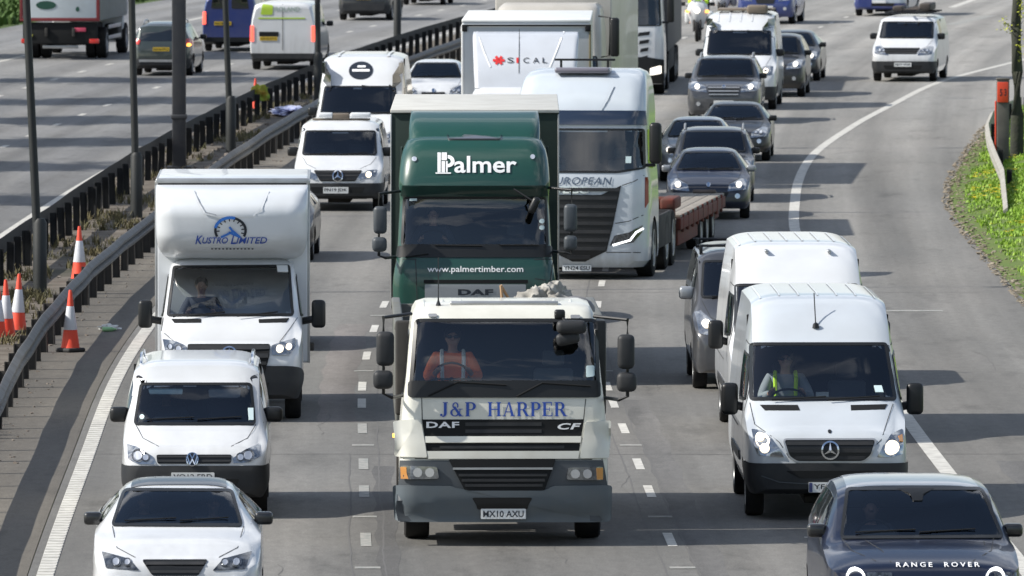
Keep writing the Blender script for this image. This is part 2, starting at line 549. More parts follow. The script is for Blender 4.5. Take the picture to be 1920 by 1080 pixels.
    def done(s, name, m, parent, ang=32):
        return obj_bm(name, s.bm, m, parent, ang=ang)
TXC = {}
def text_geo(body, bold=0.0, shear=0.0, space=1.0):
    k = (body, bold, shear, space)
    if k in TXC: return TXC[k]
    cu = bpy.data.curves.new('lettering', 'FONT')
    cu.body = body; cu.offset = bold; cu.shear = shear; cu.space_character = space
    cu.resolution_u = 3
    o = bpy.data.objects.new('lettering', cu)
    me = bpy.data.meshes.new_from_object(o)
    r = ([(v.co.x, v.co.y) for v in me.vertices], [list(p.vertices) for p in me.polygons])
    bpy.data.objects.remove(o); bpy.data.curves.remove(cu); bpy.data.meshes.remove(me)
    TXC[k] = r
    return r

# ---------------------------------------------------------------- shells
def ysamp(L, step):
    a = [0, .012, .03, .055, .09, .14, .2, .28, .38]
    m = list(np.arange(.38+step, L-.30, step))
    b = [L-.28, L-.2, L-.14, L-.09, L-.05, L-.02, L]
    return a+m+b
def lengthloft(C, L, step=0.09, t=0.07, p=5.0, nr=9, ns=8, nc=5):
    ys = ysamp(L, step)
    zt, zs, zb, ws, wt, cr = [pchip(C[k], ys) for k in ('zt', 'zs', 'zb', 'ws', 'wt', 'cr')]
    bul = C.get('bulge', 0.02)
    rings = []
    for i, y in enumerate(ys):
        edge = zt[i]-cr[i]
        sh = min(zs[i], edge-0.004)
        W, B = ws[i], zb[i]
        wb = W-0.05
        wm = W+bul
        T = min(wt[i], W)
        pts = [(0, B), (wb*.5, B), (wb, B)]
        for k in range(1, ns+1):
            q = k/ns
            if q < .35: x = wb+(wm-wb)*math.sin(math.pi/2*q/.35)
            else: x = wm+(W-wm)*((q-.35)/.65)**2
            pts.append((x, B+(sh-B)*q))
        for k in range(1, nc+1):
            q = k/nc
            bl = 0.018*math.sin(math.pi*q)
            pts.append((W+(T-W)*q+bl, sh+(edge-sh)*q))
        for k in range(1, nr+1):
            x = T*math.cos(math.pi/2*k/nr)**0.9 if k < nr else 0
            pts.append((x, zt[i]-cr[i]*(abs(x)/T)**p))
        rings.append(pts)
    n = len(rings[0])
    V = []; F = []
    for i, y in enumerate(ys):
        for (x, z) in rings[i]: V.append((x, y, z))
        for (x, z) in rings[i][1:-1]: V.append((-x, y, z))
    m = n+n-2
    def idx(i, k, side):
        if side > 0 or k == 0 or k == n-1: return i*m+k
        return i*m+n+k-1
    for i in range(len(ys)-1):
        for k in range(n-1):
            F.append([idx(i, k, 1), idx(i, k+1, 1), idx(i+1, k+1, 1), idx(i+1, k, 1)])
            F.append([idx(i, k, -1), idx(i+1, k, -1), idx(i+1, k+1, -1), idx(i, k+1, -1)])
    for i in (0, len(ys)-1):
        for k in range(n-1):
            F.append([idx(i, k, 1), idx(i, k+1, 1), idx(i, k+1, -1), idx(i, k, -1)])
    return Body(V, F, t, L)
def zloft(lv, t=0.07, L=3.0, step=0.12, nf=6, na=5, smooth=True):
    """levels (z, half width, front y, corner radius, back y, bow)"""
    zz = [l[0] for l in lv]
    zs = []
    for a, b in zip(zz[:-1], zz[1:]):
        k = max(1, int(round((b-a)/step)))
        zs += [a+(b-a)*j/k for j in range(k)]
    zs.append(zz[-1])
    cols = []
    for j in range(1, 6):
        c = [(l[0], l[j]) for l in lv]
        cols.append(pchip(c, zs) if smooth else np.interp(zs, zz, [x[1] for x in c]))
    rings = []
    for i, z in enumerate(zs):
        w, yf, r, yb, bow = [cols[j][i] for j in range(5)]
        r = min(r, w*.9)
        pts = []
        for k in range(nf+1):
            x = (w-r)*k/nf
            pts.append((x, yf+bow*(x/w)**2))
        y1 = yf+bow*((w-r)/w)**2
        for k in range(1, na+1):
            a = math.pi/2*k/na
            pts.append((w-r+r*math.sin(a), y1+r*(1-math.cos(a))))
        y2 = y1+r
        for k in range(1, 4): pts.append((w, y2+(yb-.04-y2)*k/3))
        pts.append((w-.04, yb)); pts.append((0, yb))
        rings.append(pts)
    n = len(rings[0]); m = 2*n-2
    V = []; F = []
    for i, z in enumerate(zs):
        for (x, y) in rings[i]: V.append((x, y, z))
        for (x, y) in rings[i][1:-1]: V.append((-x, y, z))
    def idx(i, k, side):
        if side > 0 or k == 0 or k == n-1: return i*m+k
        return i*m+n+k-1
    for i in range(len(zs)-1):
        for k in range(n-1):
            F.append([idx(i, k, 1), idx(i, k+1, 1), idx(i+1, k+1, 1), idx(i+1, k, 1)])
            F.append([idx(i, k, -1), idx(i+1, k, -1), idx(i+1, k+1, -1), idx(i, k+1, -1)])
    for i in (0, len(zs)-1):
        for k in range(n-1):
            F.append([idx(i, k, 1), idx(i, k+1, 1), idx(i, k+1, -1), idx(i, k, -1)])
    return Body(V, F, t, L)
def car_ctrl(L, W, H, hc, nz, yc, yh, yr, rear='hatch', zb=.24, rw=None, nose=1.0):
    """W half width; hc cowl height, nz nose height, yc cowl y, yh header y, yr rear roof y"""
    rw = rw or W*.66
    C = {}
    tail = hc+.0
    C['zt'] = [(0, nz-.20), (.03, nz-.10), (.09, nz-.03), (.2, nz+.01), (yc*.55, nz+(hc-nz)*.62), (yc-.04, hc), (yh, H-.055), (yh+.3, H-.015), ((yh+yr)/2, H), (yr, H-.05)]
    if rear == 'hatch': C['zt'] += [(L-.35, H-.05-(H-tail)*.55), (L-.16, tail), (L-.05, tail-.15), (L, tail-.3)]
    elif rear == 'suv': C['zt'] += [(L-.28, H-.12), (L-.14, tail+.15), (L-.05, tail-.1), (L, tail-.3)]
    else: C['zt'] += [(L-.62, tail+.04), (L-.15, tail-.02), (L-.03, tail-.12), (L, tail-.25)]
    C['zs'] = [(0, nz-.3), (.1, nz-.1), (.4, nz-.05), (yc, hc-.07), (yh, hc-.04), (yr, hc+.02), (L-.2, hc-.04), (L, hc-.3)]
    C['zb'] = [(0, zb+.10), (.1, zb), (L-.2, zb), (L, zb+.12)]
    C['ws'] = [(0, W*.72), (.03, W*.80), (.09, W*.88), (.2, W*.945), (.45, W*.985), (1.0, W), (L-.9, W), (L-.3, W*.95), (L-.08, W*.86), (L, W*.76)]
    C['wt'] = [(0, W*.66), (.09, W*.80), (.2, W*.86), (yc, W*.86), (yh, rw), (yr, rw*.96), (L-.3, W*.76), (L, W*.68)]
    C['cr'] = [(0, .05), (.2, .06), (yc-.1, .05), (yh, .07), (yr, .07), (L, .06)]
    C['bulge'] = .025
    if rear == 'suv':
        C['zt'][:5] = [(0, nz-.24), (.03, nz-.13), (.08, nz-.05), (.2, nz+.0), (yc*.55, nz+(hc-nz)*.72)]
        C['ws'][:5] = [(0, W*.78), (.03, W*.86), (.09, W*.92), (.2, W*.965), (.45, W*.99)]
    return C
def van_ctrl(L, W, H, hc, nz, yc, yh, yr, hh, zb=.30, rw=None, tumble=.10):
    """hh windscreen header height, yr y where the roof reaches full height"""
    rw = rw or W-tumble
    C = {}
    C['zt'] = [(0, nz-.18), (.04, nz-.08), (.12, nz), (.3, nz+.06), (yc-.05, hc), (yh, hh)]
    if yr > yh+.25: C['zt'] += [(yh+(yr-yh)*.45, hh+(H-hh)*.62), (yr, H-.015), (yr+.5, H)]
    else: C['zt'] += [(yh+.15, H-.04), (yh+.6, H)]
    C['zt'] += [(L-.25, H-.005), (L-.05, H-.05), (L, H-.12)]
    C['zs'] = [(0, nz-.3), (.1, nz-.15), (yc, hc-.14), (yh, hc-.02), (L-.1, hc), (L, hc-.02)]
    C['zb'] = [(0, zb+.06), (.12, zb), (L-.2, zb), (L, zb+.08)]
    C['ws'] = [(0, W*.78), (.03, W*.86), (.09, W*.925), (.2, W*.965), (.45, W*.99), (.9, W), (L-.3, W), (L-.06, W*.985), (L, W*.95)]
    C['wt'] = [(0, W*.70), (.09, W*.82), (.3, W*.86), (yc, W*.88), (yh, rw+.02), (yr+.2, rw), (L-.2, rw), (L, rw-.06)]
    C['cr'] = [(0, .06), (.3, .07), (yc, .07), (yh, .10), (yr+.3, .10), (L, .10)]
    C['bulge'] = .02
    return C

# ---------------------------------------------------------------- common vehicle parts
WC = {}
def wheel(root, x, y, r, w, side, rimr=.62, name='wheel', spokes=True):
    key = ('t', round(r, 3), round(w, 3))
    if key not in WC:
        mb = MB()
        mb.lathe([(-w/2, r*.55), (-w/2, r*.93), (-w/2+.02, r*.985), (-w*.25, r), (w*.25, r), (w/2-.02, r*.985), (w/2, r*.93), (w/2, r*.66), (w/2-.03, r*.64)], (0, 0, 0), 'x', 28)
        a = mb.build(name, TYRE); me = a.data; bpy.data.objects.remove(a)
        mb = MB()
        mb.lathe([(w/2-.035, r*.60), (w/2-.002, r*.655), (w/2-.006, r*.60), (w/2-.06, r*.52), (w/2-.05, r*.30), (w/2-.01, r*.22), (w/2-.01, .02)], (0, 0, 0), 'x', 28)
        for k in range(5):
            a = 2*math.pi*k/5
            rot = Matrix.Rotation(a, 3, 'X')
            mb.box(tuple(rot @ Vector((w/2-.03, r*.40, 0))), (.03, r*.42, r*.14), 0.008, rot)
        b = mb.build('rim', RIM); me2 = b.data; bpy.data.objects.remove(b)
        WC[key] = (me, me2)
    me, me2 = WC[key]
    o = bpy.data.objects.new(name, me); COL.objects.link(o); o.parent = root
    o.location = (x, y, r)
    if side < 0: o.rotation_euler = (0, 0, math.pi)
    rm = bpy.data.objects.new('rim', me2); COL.objects.link(rm); rm.parent = o
    return o
def wheels(root, W, ys, r, w=.22):
    for y in ys:
        for sd_ in (-1, 1): wheel(root, sd_*(W-w/2-.01), y, r, w, sd_)
def arches(B, ys, r, W):
    for y in ys:
        P = circ(y, r, r*1.13, n=16)
        P = [(u, max(v, 0.0)) for u, v in P]
        for ax in 'LR':
            B.cut(P, ax, (lambda c: abs(c.x) > W*.55))
def underbody(root, W, L, zb, r):
    mb = MB()
    mb.box((0, L/2, zb+.05), (W*1.3, L-.7, .12), .02)
    mb.box((0, L/2, .2), (W*.5, L*.7, .10), .02)
    return mb.build('underbody', CHASSIS, root)
def mirror(root, x, y, z, w, h, side, inner_x, m=BLACK, d=.14, lens=True, name='wing_mirror'):
    mb = MB(); mb.box((x, y, z), (w, d, h), min(w, h)*.28)
    mb.tube([(x, y, z-h*.15), (inner_x, y+.06, z-h*.3)], h*.13, 8)
    o = mb.build(name, m, root)
    if lens:
        MB().box((x, y+d/2+.004, z), (w*.82, .008, h*.82), .003).build('mirror_glass', CHROME, o)
    return o
def seats(root, W, y, z, xs=None, h=.75):
    for x in (xs if xs is not None else (-W*.42, W*.42)):
        mb = MB()
        rot = Matrix.Rotation(R(-12), 3, 'X')
        mb.box((x, y+.28, z+h*.42), (.48, .14, h*.75), .05, rot)
        mb.box((x, y+.38, z+h*.95), (.27, .10, .19), .04, rot)
        mb.box((x, y, z), (.50, .52, .14), .05)
        mb.build('seat', SEATM, root)
def steering(root, x, y, z, r=.19, tilt=35, m=None):
    mb = MB()
    rot = Matrix.Rotation(R(tilt), 3, 'X')
    pts = [Vector((x, y, z)) + rot @ Vector((r*math.cos(a), 0, r*math.sin(a))) for a in [2*math.pi*k/20 for k in range(21)]]
    mb.tube(pts, .016, 6, cap=False)
    mb.tube([Vector((x, y, z))+rot @ Vector((-r, 0, 0)), Vector((x, y, z))+rot @ Vector((r, 0, 0))], .014, 6)
    mb.tube([(x, y, z), (x, y-.35, z-.22)], .03, 8)
    return mb.build('steering_wheel', m or MATTE, root)
def dashboard(root, W, y0, y1, z, m=DASH):
    mb = MB()
    mb.box((0, (y0+y1)/2, z-.12), (W*1.72, (y1-y0), .24), .07)
    mb.box((-W*.42, y1-.08, z+.03), (.42, .2, .12), .05)
    return mb.build('dashboard', m, root)
def bulkhead(root, W, y, z0, z1, m=None, name='bulkhead'):
    return MB().box((0, y, (z0+z1)/2), (W*1.8, .04, z1-z0), .01).build(name, m or MATTE, root)
def plate(B, root, box, txt, m=None, ax='F', blue=False, off=.016):
    """a flat number plate stood just proud of the shell"""
    u0, u1, v0, v1 = box
    hs = [B.hit(u, v, ax)[0] for u in (u0, (u0+u1)/2, u1) for v in (v0, (v0+v1)/2, v1)]
    hs = [h for h in hs if h is not None]
    if ax == 'F': y = min(h.y for h in hs)-off; sg = 1
    else: y = max(h.y for h in hs)+off; sg = -1
    def w3(u, v, d=0.0):
        if ax == 'F': return (u, y-d, v-B.t*(1-v/CAM_H)*y)
        return (-u, y+d, v-B.t*(1-v/CAM_H)*(B.L-y))
    P = roundp([(u0, v0), (u1, v0), (u1, v1), (u0, v1)], .012)
    n = len(P)
    V = [w3(*p) for p in P]+[w3(*p, -.02) for p in P]
    F = [list(range(n))]+[[i, n+i, n+(i+1) % n, (i+1) % n] for i in range(n)]
    o = obj('number_plate', V, F, m or PLATE, root, smooth=False)
    k = .12 if blue else .05; W_ = u1-u0; H_ = v1-v0
    if txt:
        vs, fs = text_geo(txt, .015)
        x0 = min(a[0] for a in vs); x1 = max(a[0] for a in vs); y0 = min(a[1] for a in vs); y1 = max(a[1] for a in vs)
        V = [w3(u0+W_*k+(a-x0)/(x1-x0)*W_*(.95-k), v0+H_*.18+(b_-y0)/(y1-y0)*H_*.64, .004) for a, b_ in vs]
        obj('plate_lettering', V, fs, LETN, o, smooth=False)
    if blue:
        V = [w3(u0+.005, v0+.004, .003), w3(u0+W_*.09, v0+.004, .003), w3(u0+W_*.09, v1-.004, .003), w3(u0+.005, v1-.004, .003)]
        obj('plate_band', V, [[0, 1, 2, 3]], BLUE, o, smooth=False)
    return o
def bars(B, root, P, n, m, w=.014, ax='F', off=.016, name='grille_slat', horiz=True, ratio=.42):
    """slats across an outline, clipped to it"""
    us = [p[0] for p in P]; vs = [p[1] for p in P]
    polys = []
    N = 40
    for k in range(n):
        v = min(vs)+(max(vs)-min(vs))*(k+.5)/n
        h = (max(vs)-min(vs))/n*ratio/2
        xs = [u for u in np.linspace(min(us), max(us), N*3) if inpoly(u, v-h, P) and inpoly(u, v+h, P)]
        if len(xs) > 2: polys.append([(xs[0], v-h), (xs[-1], v-h), (xs[-1], v+h), (xs[0], v+h)])
    if polys: return B.lay(name, polys, m, root, ax, off, .2)
def lampset(B, root, P, spots, housing=None, ax='F', lit=None, bezel=True, off=.010, amber=None, name='headlight', spotm=None):
    """P outline; spots list of (u,v,r)"""
    o = B.lay(name, [P], housing or LAMPB, root, ax, off, .08)
    for (u, v, r) in spots:
        if not lit and bezel: B.lay('lamp_bezel', [circ(u, v, r*1.12, n=14)], LAMPD, o, ax, off+.006, .2)
        B.lay('bulb', [circ(u, v, r if lit else r*.72, n=12)], lit or spotm or BULB, o, ax, off+.010, .2)
    if amber: B.lay('indicator', [amber], AMBER, o, ax, off+.006, .1)
    return o
def mir(P): return [(-u, v) for u, v in P]
def star_logo(B, root, u, v, r, ax='F', off=.022, name='emblem', m=CHROME):
    n = 24
    P = circ(u, v, r, n=n); Q = circ(u, v, r*.82, n=n)
    o = B.ring(name, P, Q, m, root, ax, off, .3)
    polys = []
    for a in (90, 210, 330):
        a = R(a); d = Vector((math.cos(a), math.sin(a))); q = Vector((-d.y, d.x))*r*.16
        c = Vector((u, v))
        polys.append([tuple(c-q), tuple(c+d*r*.85), tuple(c+q)])
    B.lay('emblem_star', polys, m, o, ax, off+.002, .3, skirt=False)
    return o
# ---------------------------------------------------------------- people
def skin_mesh(joints, edges, sub=2):
    """joints {name:(co, r)} -> one continuous smooth mesh"""
    names = list(joints)
    me = bpy.data.meshes.new('skin_source')
    me.from_pydata([joints[n][0] for n in names], [(names.index(a), names.index(b)) for a, b in edges], [])
    o = bpy.data.objects.new('skin_source', me)
    COL.objects.link(o)
    md = o.modifiers.new('s', 'SKIN')
    sv = me.skin_vertices[0].data
    for i, n in enumerate(names):
        r = joints[n][1]
        sv[i].radius = (r, r) if not isinstance(r, tuple) else r
    sv[0].use_root = True
    if sub:
        m2 = o.modifiers.new('d', 'SUBSURF'); m2.levels = sub; m2.render_levels = sub
    dg = bpy.context.evaluated_depsgraph_get()
    out = bpy.data.meshes.new_from_object(o.evaluated_get(dg))
    bpy.data.objects.remove(o)
    out.polygons.foreach_set('use_smooth', [True]*len(out.polygons))
    return out
def pose(k=0.0, lean=0.0, riding=False):
    J = {'pelvis': ((0, 0, 0), (.15, .12)), 'belly': ((0, -.01+lean*.3, .19), (.145, .11)), 'chest': ((0, -.01+lean, .38), (.165, .115)),
         'neck0': ((0, -.02+lean, .50), .06), 'neck': ((0, -.04+lean, .56), .052), 'jaw': ((0, -.07+lean, .62), (.062, .075)),
         'skull': ((0, -.055+lean, .70), (.078, .092)), 'crown': ((0, -.05+lean, .765), (.055, .065)), 'nose': ((0, -.165+lean, .668), .011)}
    E = [('pelvis', 'belly'), ('belly', 'chest'), ('chest', 'neck0'), ('neck0', 'neck'), ('neck', 'jaw'), ('jaw', 'skull'), ('skull', 'crown'), ('skull', 'nose')]
    for s, n in ((-1, 'l'), (1, 'r')):
        J.update({'sh'+n: ((s*.19, -.01+lean, .45), .062), 'el'+n: ((s*.29, -.20+lean, .24), .045), 'wr'+n: ((s*.20, -.42+lean, .30), .030),
                  'ha'+n: ((s*.175, -.49+lean, .335), .036), 'hp'+n: ((s*.10, -.06, -.02), .085), 'kn'+n: ((s*(.16 if not riding else .24), -.46, .05), .062),
                  'an'+n: ((s*(.15 if not riding else .24), -.50 if not riding else -.28, -.38), .042), 'to'+n: ((s*(.15 if not riding else .24), -.66 if not riding else -.45, -.43), .036), 'ea'+n: ((s*.088, -.05+lean, .68), .014)})
        E += [('chest', 'sh'+n), ('sh'+n, 'el'+n), ('el'+n, 'wr'+n), ('wr'+n, 'ha'+n), ('pelvis', 'hp'+n), ('hp'+n, 'kn'+n), ('kn'+n, 'an'+n), ('an'+n, 'to'+n), ('skull', 'ea'+n)]
        for q, (dx, dy, dz, l) in enumerate([(-.030, -.035, .030, 1), (-.010, -.05, .032, 1.1), (.010, -.05, .022, 1.05), (.028, -.040, .008, .85), (-.035, .008, .045, .8)]):
            a = Vector(J['ha'+n][0]); b = a+Vector((s*dx, dy, dz))*l
            c = b+(Vector((s*-.004, .012, -.035)) if q < 4 else Vector((0, -.02, .015)))
            J['f%d%s' % (q, n)] = (tuple(b), .0105); J['g%d%s' % (q, n)] = (tuple(c), .009)
            E += [('ha'+n, 'f%d%s' % (q, n)), ('f%d%s' % (q, n), 'g%d%s' % (q, n))]
    return J, E
PM = {}
def person_meshes(riding):
    if riding in PM: return PM[riding]
    J, E = pose(riding=riding, lean=0.0 if not riding else -.05)
    body = skin_mesh(J, E, 2)
    keep = ['pelvis', 'belly', 'chest', 'neck0', 'shl', 'ell', 'wrl', 'shr', 'elr', 'wrr']
    JJ = {}
    for n in keep:
        c, r = J[n]
        r = tuple(x+.022 for x in r) if isinstance(r, tuple) else r+.018
        JJ[n] = (c, r)
    top = skin_mesh(JJ, [e for e in E if e[0] in keep and e[1] in keep], 2)
    kl = ['pelvis', 'hpl', 'knl', 'anl', 'hpr', 'knr', 'anr']
    JJ = {}
    for n in kl:
        c, r = J[n]
        r = tuple(x+.012 for x in r) if isinstance(r, tuple) else r+.014
        JJ[n] = (c, r)
    leg = skin_mesh(JJ, [e for e in E if e[0] in kl and e[1] in kl], 2)
    PM[riding] = (body, top, leg)
    return PM[riding]
def person(label, M, top=DENIM, hair=HAIR, shades=True, vest=None, riding=False, helmet=None, cat='person'):
    """M = world matrix of the hip point; faces local -Y"""
    r = thing('person', label, cat)
    r.matrix_world = M
    body, tp, lg = person_meshes(riding)
    def child(n, me, m, par=r):
        me = me.copy(); me.materials.clear(); me.materials.append(m)
        o = bpy.data.objects.new(n, me); COL.objects.link(o); o.parent = par
        return o
    child('body', body, SKIN)
    j = child('jacket', tp, top)
    child('trousers', lg, DENIM)
    dy = -.05 if riding else 0
    if vest:
        for sx in (-1, 1):
            mb = MB()
            pts = [(sx*.115, -.165+dy, .12), (sx*.12, -.175+dy, .30), (sx*.125, -.135+dy, .47), (sx*.12, -.03+dy, .535)]
            for a, b in zip(pts[:-1], pts[1:]): mb.tube([a, b], .024, 6)
            mb.build('reflective_strip', vest, j)
    if helmet:
        mb = MB()
        mb.lathe([(-.13, .10), (-.10, .125), (0, .142), (.07, .128), (.12, .08), (.14, .02)], (0, -.05+dy, .69), 'z', 18)
        h = mb.build('helmet', helmet, r)
        MB().box((0, -.17+dy, .69), (.19, .06, .09), .03).build('visor', BLACK, h)
    else:
        mb = MB()
        mb.lathe([(-.05, .086), (.0, .098), (.05, .09), (.09, .062), (.11, .02)], (0, -.028+dy, .705), 'z', 16)
        mb.build('hair', hair, r)
        if shades:
            MB().box((-.036, -.148+dy, .695), (.055, .02, .036), .008).box((.036, -.148+dy, .695), (.055, .02, .036), .008).build('sunglasses', BLACK, r)
    return r
# ---------------------------------------------------------------- where things stand (metres; X across, Y away from the bridge)
CEN = [(60, 1.6), (90, .85), (110, .36), (124, .07), (144, -.25), (154, -.42), (162, -.46), (170, -.44), (177, -.37), (194, 0), (223, .65), (254, 1.75),
       (290, 3.6), (326, 6.2), (360, 9.3), (400, 13.6), (450, 20.2), (520, 31), (620, 49)]
_cy = np.linspace(60, 620, 1121)
_cx = np.interp(_cy, [c[0] for c in CEN], [c[1] for c in CEN])
_cx = pchip(CEN, _cy)
_k = np.ones(31)/31
_cs = np.convolve(np.pad(_cx, 15, mode='reflect', reflect_type='odd'), _k, 'valid')
def cen(y): return float(np.interp(y, _cy, _cs))
def hdg(y): return math.atan((cen(y+4)-cen(y-4))/8)
HC = 184300.0
def spot(cx, yf):
    D = HC/(yf+470); s = (yf+470)/9.5
    return (cx-960)/s, D, s
class Px:
    """photo measurements of one vehicle -> metres on its own front"""
    def __init__(s, cx, yf, ox=0, oy=0, k=1.0):
        s.X, s.D, s.s = spot(cx, yf); s.cx = cx; s.yf = yf; s.ox, s.oy, s.k = ox, oy, k
        s.t = CAM_H/s.D
    def __call__(s, x, y):
        px, py = s.ox+s.k*x, s.oy+s.k*y
        return ((px-s.cx)/s.s, (s.yf-py)/s.s)
    def P(s, *a): return [s(x, y) for x, y in a]
def place(r, X, D, phi=None, sc=1.0, z=0.0):
    phi = hdg(D+2) if phi is None else phi
    r.location = (X, D, z); r.rotation_euler = (0, 0, -phi); r.scale = (sc, sc, sc)
    return r
def place_away(r, X, D, L, phi=None, sc=1.0):
    """a vehicle seen from behind: its tail at X, D"""
    phi = hdg(D+2) if phi is None else phi
    r.location = (X+math.sin(phi)*L*sc, D+math.cos(phi)*L*sc, 0); r.rotation_euler = (0, 0, math.pi-phi); r.scale = (sc, sc, sc)
    return r
def inside(root, loc, rz=0.0, sc=1.0):
    bpy.context.view_layer.update()
    return root.matrix_world @ Matrix.Translation(Vector(loc)) @ Matrix.Rotation(rz, 4, 'Z') @ Matrix.Scale(sc, 4)

# ================================================================ white van with black bumper in the right lane (long high-roof panel van)
def sprinter(label, q, full=True, phi=None):
    L, W, H = 5.95, .99, 2.65
    r = thing('panel_van', label, 'van')
    C = van_ctrl(L, W, H, 1.41, 1.08, .90, 1.66, 2.75, 2.09, zb=.34, rw=.84)
    B = lengthloft(C, L, .09, q.t, p=6)
    arches(B, (.98, L-1.3), .345, W)
    Z = Px(q.cx, q.yf, 1380, 620, .3148) if full else q
    if full:
        ws = Z.P((128, 74), (942, 74), (984, 420), (108, 420))
    else:
        ws = [(-.86, 2.19), (.82, 2.19), (.9, 1.49), (-.9, 1.49)]
    g = B.screen('windscreen', ws, .035, r, 'F', .05)
    # side windows
    for ax in 'LR':
        B.screen('side_window', [(1.15, 1.42), (1.72, 1.95), (2.35, 1.98), (2.35, 1.36)], .03, r, ax, .05)
    body = r
    if full:
        B.lay('air_vent', [Z.P((165, 445), (388, 446), (400, 478), (192, 478))], MATTE, r, 'F', .006)
        B.lay('air_vent', [Z.P((705, 447), (925, 442), (908, 472), (705, 478))], MATTE, r, 'F', .006)
        for k in range(2):
            for P in (Z.P((175+k*8, 452+k*14), (385, 452+k*14)), Z.P((712, 452+k*13), (905, 450+k*13))):
                pass
        B.lay('bonnet_badge', [circ(*Z(565, 605), .022, n=12)], BLACK, r, 'F', .01)
        gp = roundp(Z.P((290, 655), (838, 655), (805, 750), (760, 782), (370, 782), (322, 752)), .04)
        B.ring('grille_surround', inset(gp, -.018), inset(gp, .004), ALU, r, 'F', .014)
        gr = B.lay('grille', [gp], BLACK, r, 'F', .008)
        bars(B, gr, gp, 3, BUMPER, off=.02, ratio=.5)
        star_logo(B, gr, *Z(565, 718), .112, off=.035)
        hl = roundp(Z.P((103, 590), (160, 598), (212, 640), (258, 700), (290, 758), (180, 750), (135, 742), (115, 690)), .015)
        lampset(B, r, hl, [(*Z(165, 660), .085), (*Z(175, 705), .06), (*Z(150, 640), .05)], lit=LITW, name='headlight')
        hr = roundp(Z.P((1005, 590), (1000, 738), (940, 755), (845, 758), (880, 690), (930, 622)), .015)
        lampset(B, r, hr, [(*Z(935, 700), .085), (*Z(925, 712), .07)], lit=LITW, housing=LAMPB, amber=Z.P((975, 635), (1000, 625), (1000, 668), (982, 665)))
        bp = B.split('bumper', BUMPER, r, .71, .62, push=.018)
        B.lay('air_intake', [roundp(Z.P((300, 838), (840, 838), (800, 880), (380, 880)), .03)], MATTE, bp, 'F', .026)
        B.strokes('bumper_crease', [Z.P((160, 868), (260, 905), (420, 915), (900, 915), (990, 860))], .012, BUMPER_M, bp, 'F', .03)
        c = Z(565, 935)
        plate(B, r, (Z(436, 0)[0], Z(436, 0)[0]+.52, Z(0, 968)[1], Z(0, 908)[1]), 'YF58 OJ', blue=True, off=.035)
        for P in (Z.P((108, 432), (125, 560), (262, 668), (320, 760)), Z.P((960, 440), (870, 655), (845, 680))): B.strokes('bonnet_seam', [P], .009, SEAM, r, 'F', .004)
        for k in range(7):
            x = -.72+k*.24
            B.strokes('roof_rib', [[(x, 2.75), (x, L-.5)]], .022, WHITE_BOX, r, 'T', .008)
        # fine antenna with its foot
        p, n = B.hit(*Z(530, 0), 'F')
        p, n = B.hit((1544-q.cx)/q.s, (q.yf-615)/q.s, 'F')
        MB().lathe([(0, .045), (.05, .035), (.07, .01)], p, 'z', 10).tube([p, (p.x-.01, p.y+.30, p.z+.42)], .008, 5).build('antenna', BLACK, r)
    else:
        B.lay('grille', [roundp([(-.5, 1.02), (.5, 1.02), (.44, .78), (-.44, .78)], .05)], BLACK, r, 'F', .01)
        for s in (-1, 1):
            P = [(s*.58, .80), (s*.93, .86), (s*.95, 1.12), (s*.83, 1.14)]
            lampset(B, r, ccw(P), [(s*.82, .95, .07)], lit=LITW)
        B.split('bumper', BUMPER, r, .70, .62, push=.018)
        for k in range(8):
            x = -.77+k*.22
            B.strokes('roof_rib', [[(x, 2.9), (x, L-.5)]], .03, WHITE_BOX, r, 'T', .008)
        for x in (-.42, .45):
            MB().box((x, 2.45, 2.53), (.05, .5, .05), .015).build('roof_marker', ALU, r)
    for ax, s in (('L', -1), ('R', 1)):
        B.strokes('side_seam', [[(1.0, .75), (1.0, 1.3), (1.72, 2.06), (2.42, 2.1), (2.42, .5)], [(2.5, 1.02), (5.6, 1.02)], [(3.85, .5), (3.85, 2.15)]], .014, SEAM, r, ax, .004)
        B.lay('rub_strip', [[(2.0, .62), (4.3, .62), (4.3, .74), (2.0, .74)]], BUMPER, r, ax, .015)
        mirror(r, s*1.155, 1.42, 1.42, .21, .40, s, s*.93)
    wheels(r, W, (.98, L-1.3), .345, .225)
    underbody(r, W, L, .33, .345)
    B.done('body', WHITE_COOL if full else WHITE, r)
    dashboard(r, W, .95, 1.55, 1.36)
    bulkhead(r, W, 2.75, .45, 2.4)
    seats(r, W, 2.05, 1.0, (-.45, .35))
    steering(r, -.42, 1.55, 1.42, .21, 55)
    MB().box((0, 1.75, .6), (1.7, 1.6, .3), .05).build('cab_floor', DASH, r)
    if full:
        mb = MB()
        mb.box((.12, 1.28, 1.385), (.42, .22, .012)).box((-.0, 1.45, 1.45), (.16, .02, .10)).box((.55, 1.2, 1.385), (.34, .2, .012))
        mb.build('papers', mat('paper', (.75, .76, .72), .8), r)
        B2 = [Z.P((850, 335), (895, 335), (905, 375), (858, 375))]
        B.lay('windscreen_sticker', B2, STICK, g, 'F', .022, .5)
        wp = MB()
        a, _ = B.hit(*Z(235, 425), 'F'); b, _ = B.hit(*Z(560, 408), 'F')
        wp.tube([a+Vector((0, -.03, .03)), b+Vector((0, -.04, .03))], .010, 5)
        a, _ = B.hit(*Z(570, 425), 'F'); b, _ = B.hit(*Z(880, 405), 'F')
        wp.tube([a+Vector((0, -.03, .03)), b+Vector((0, -.04, .03))], .010, 5)
        wp.build('wiper', MATTE, r)
    place(r, q.X, q.D, phi)
    return r
q = Px(1553, 978)
van_a = sprinter('white high-roof van with a black bumper and a thin antenna above its windscreen, right lane', q, True)
person('driver in sunglasses and hi-vis vest in the white van with the thin antenna', inside(van_a, (-.44, 1.98, 1.16), 0, 1.05), GREYCL, vest=HIVY)
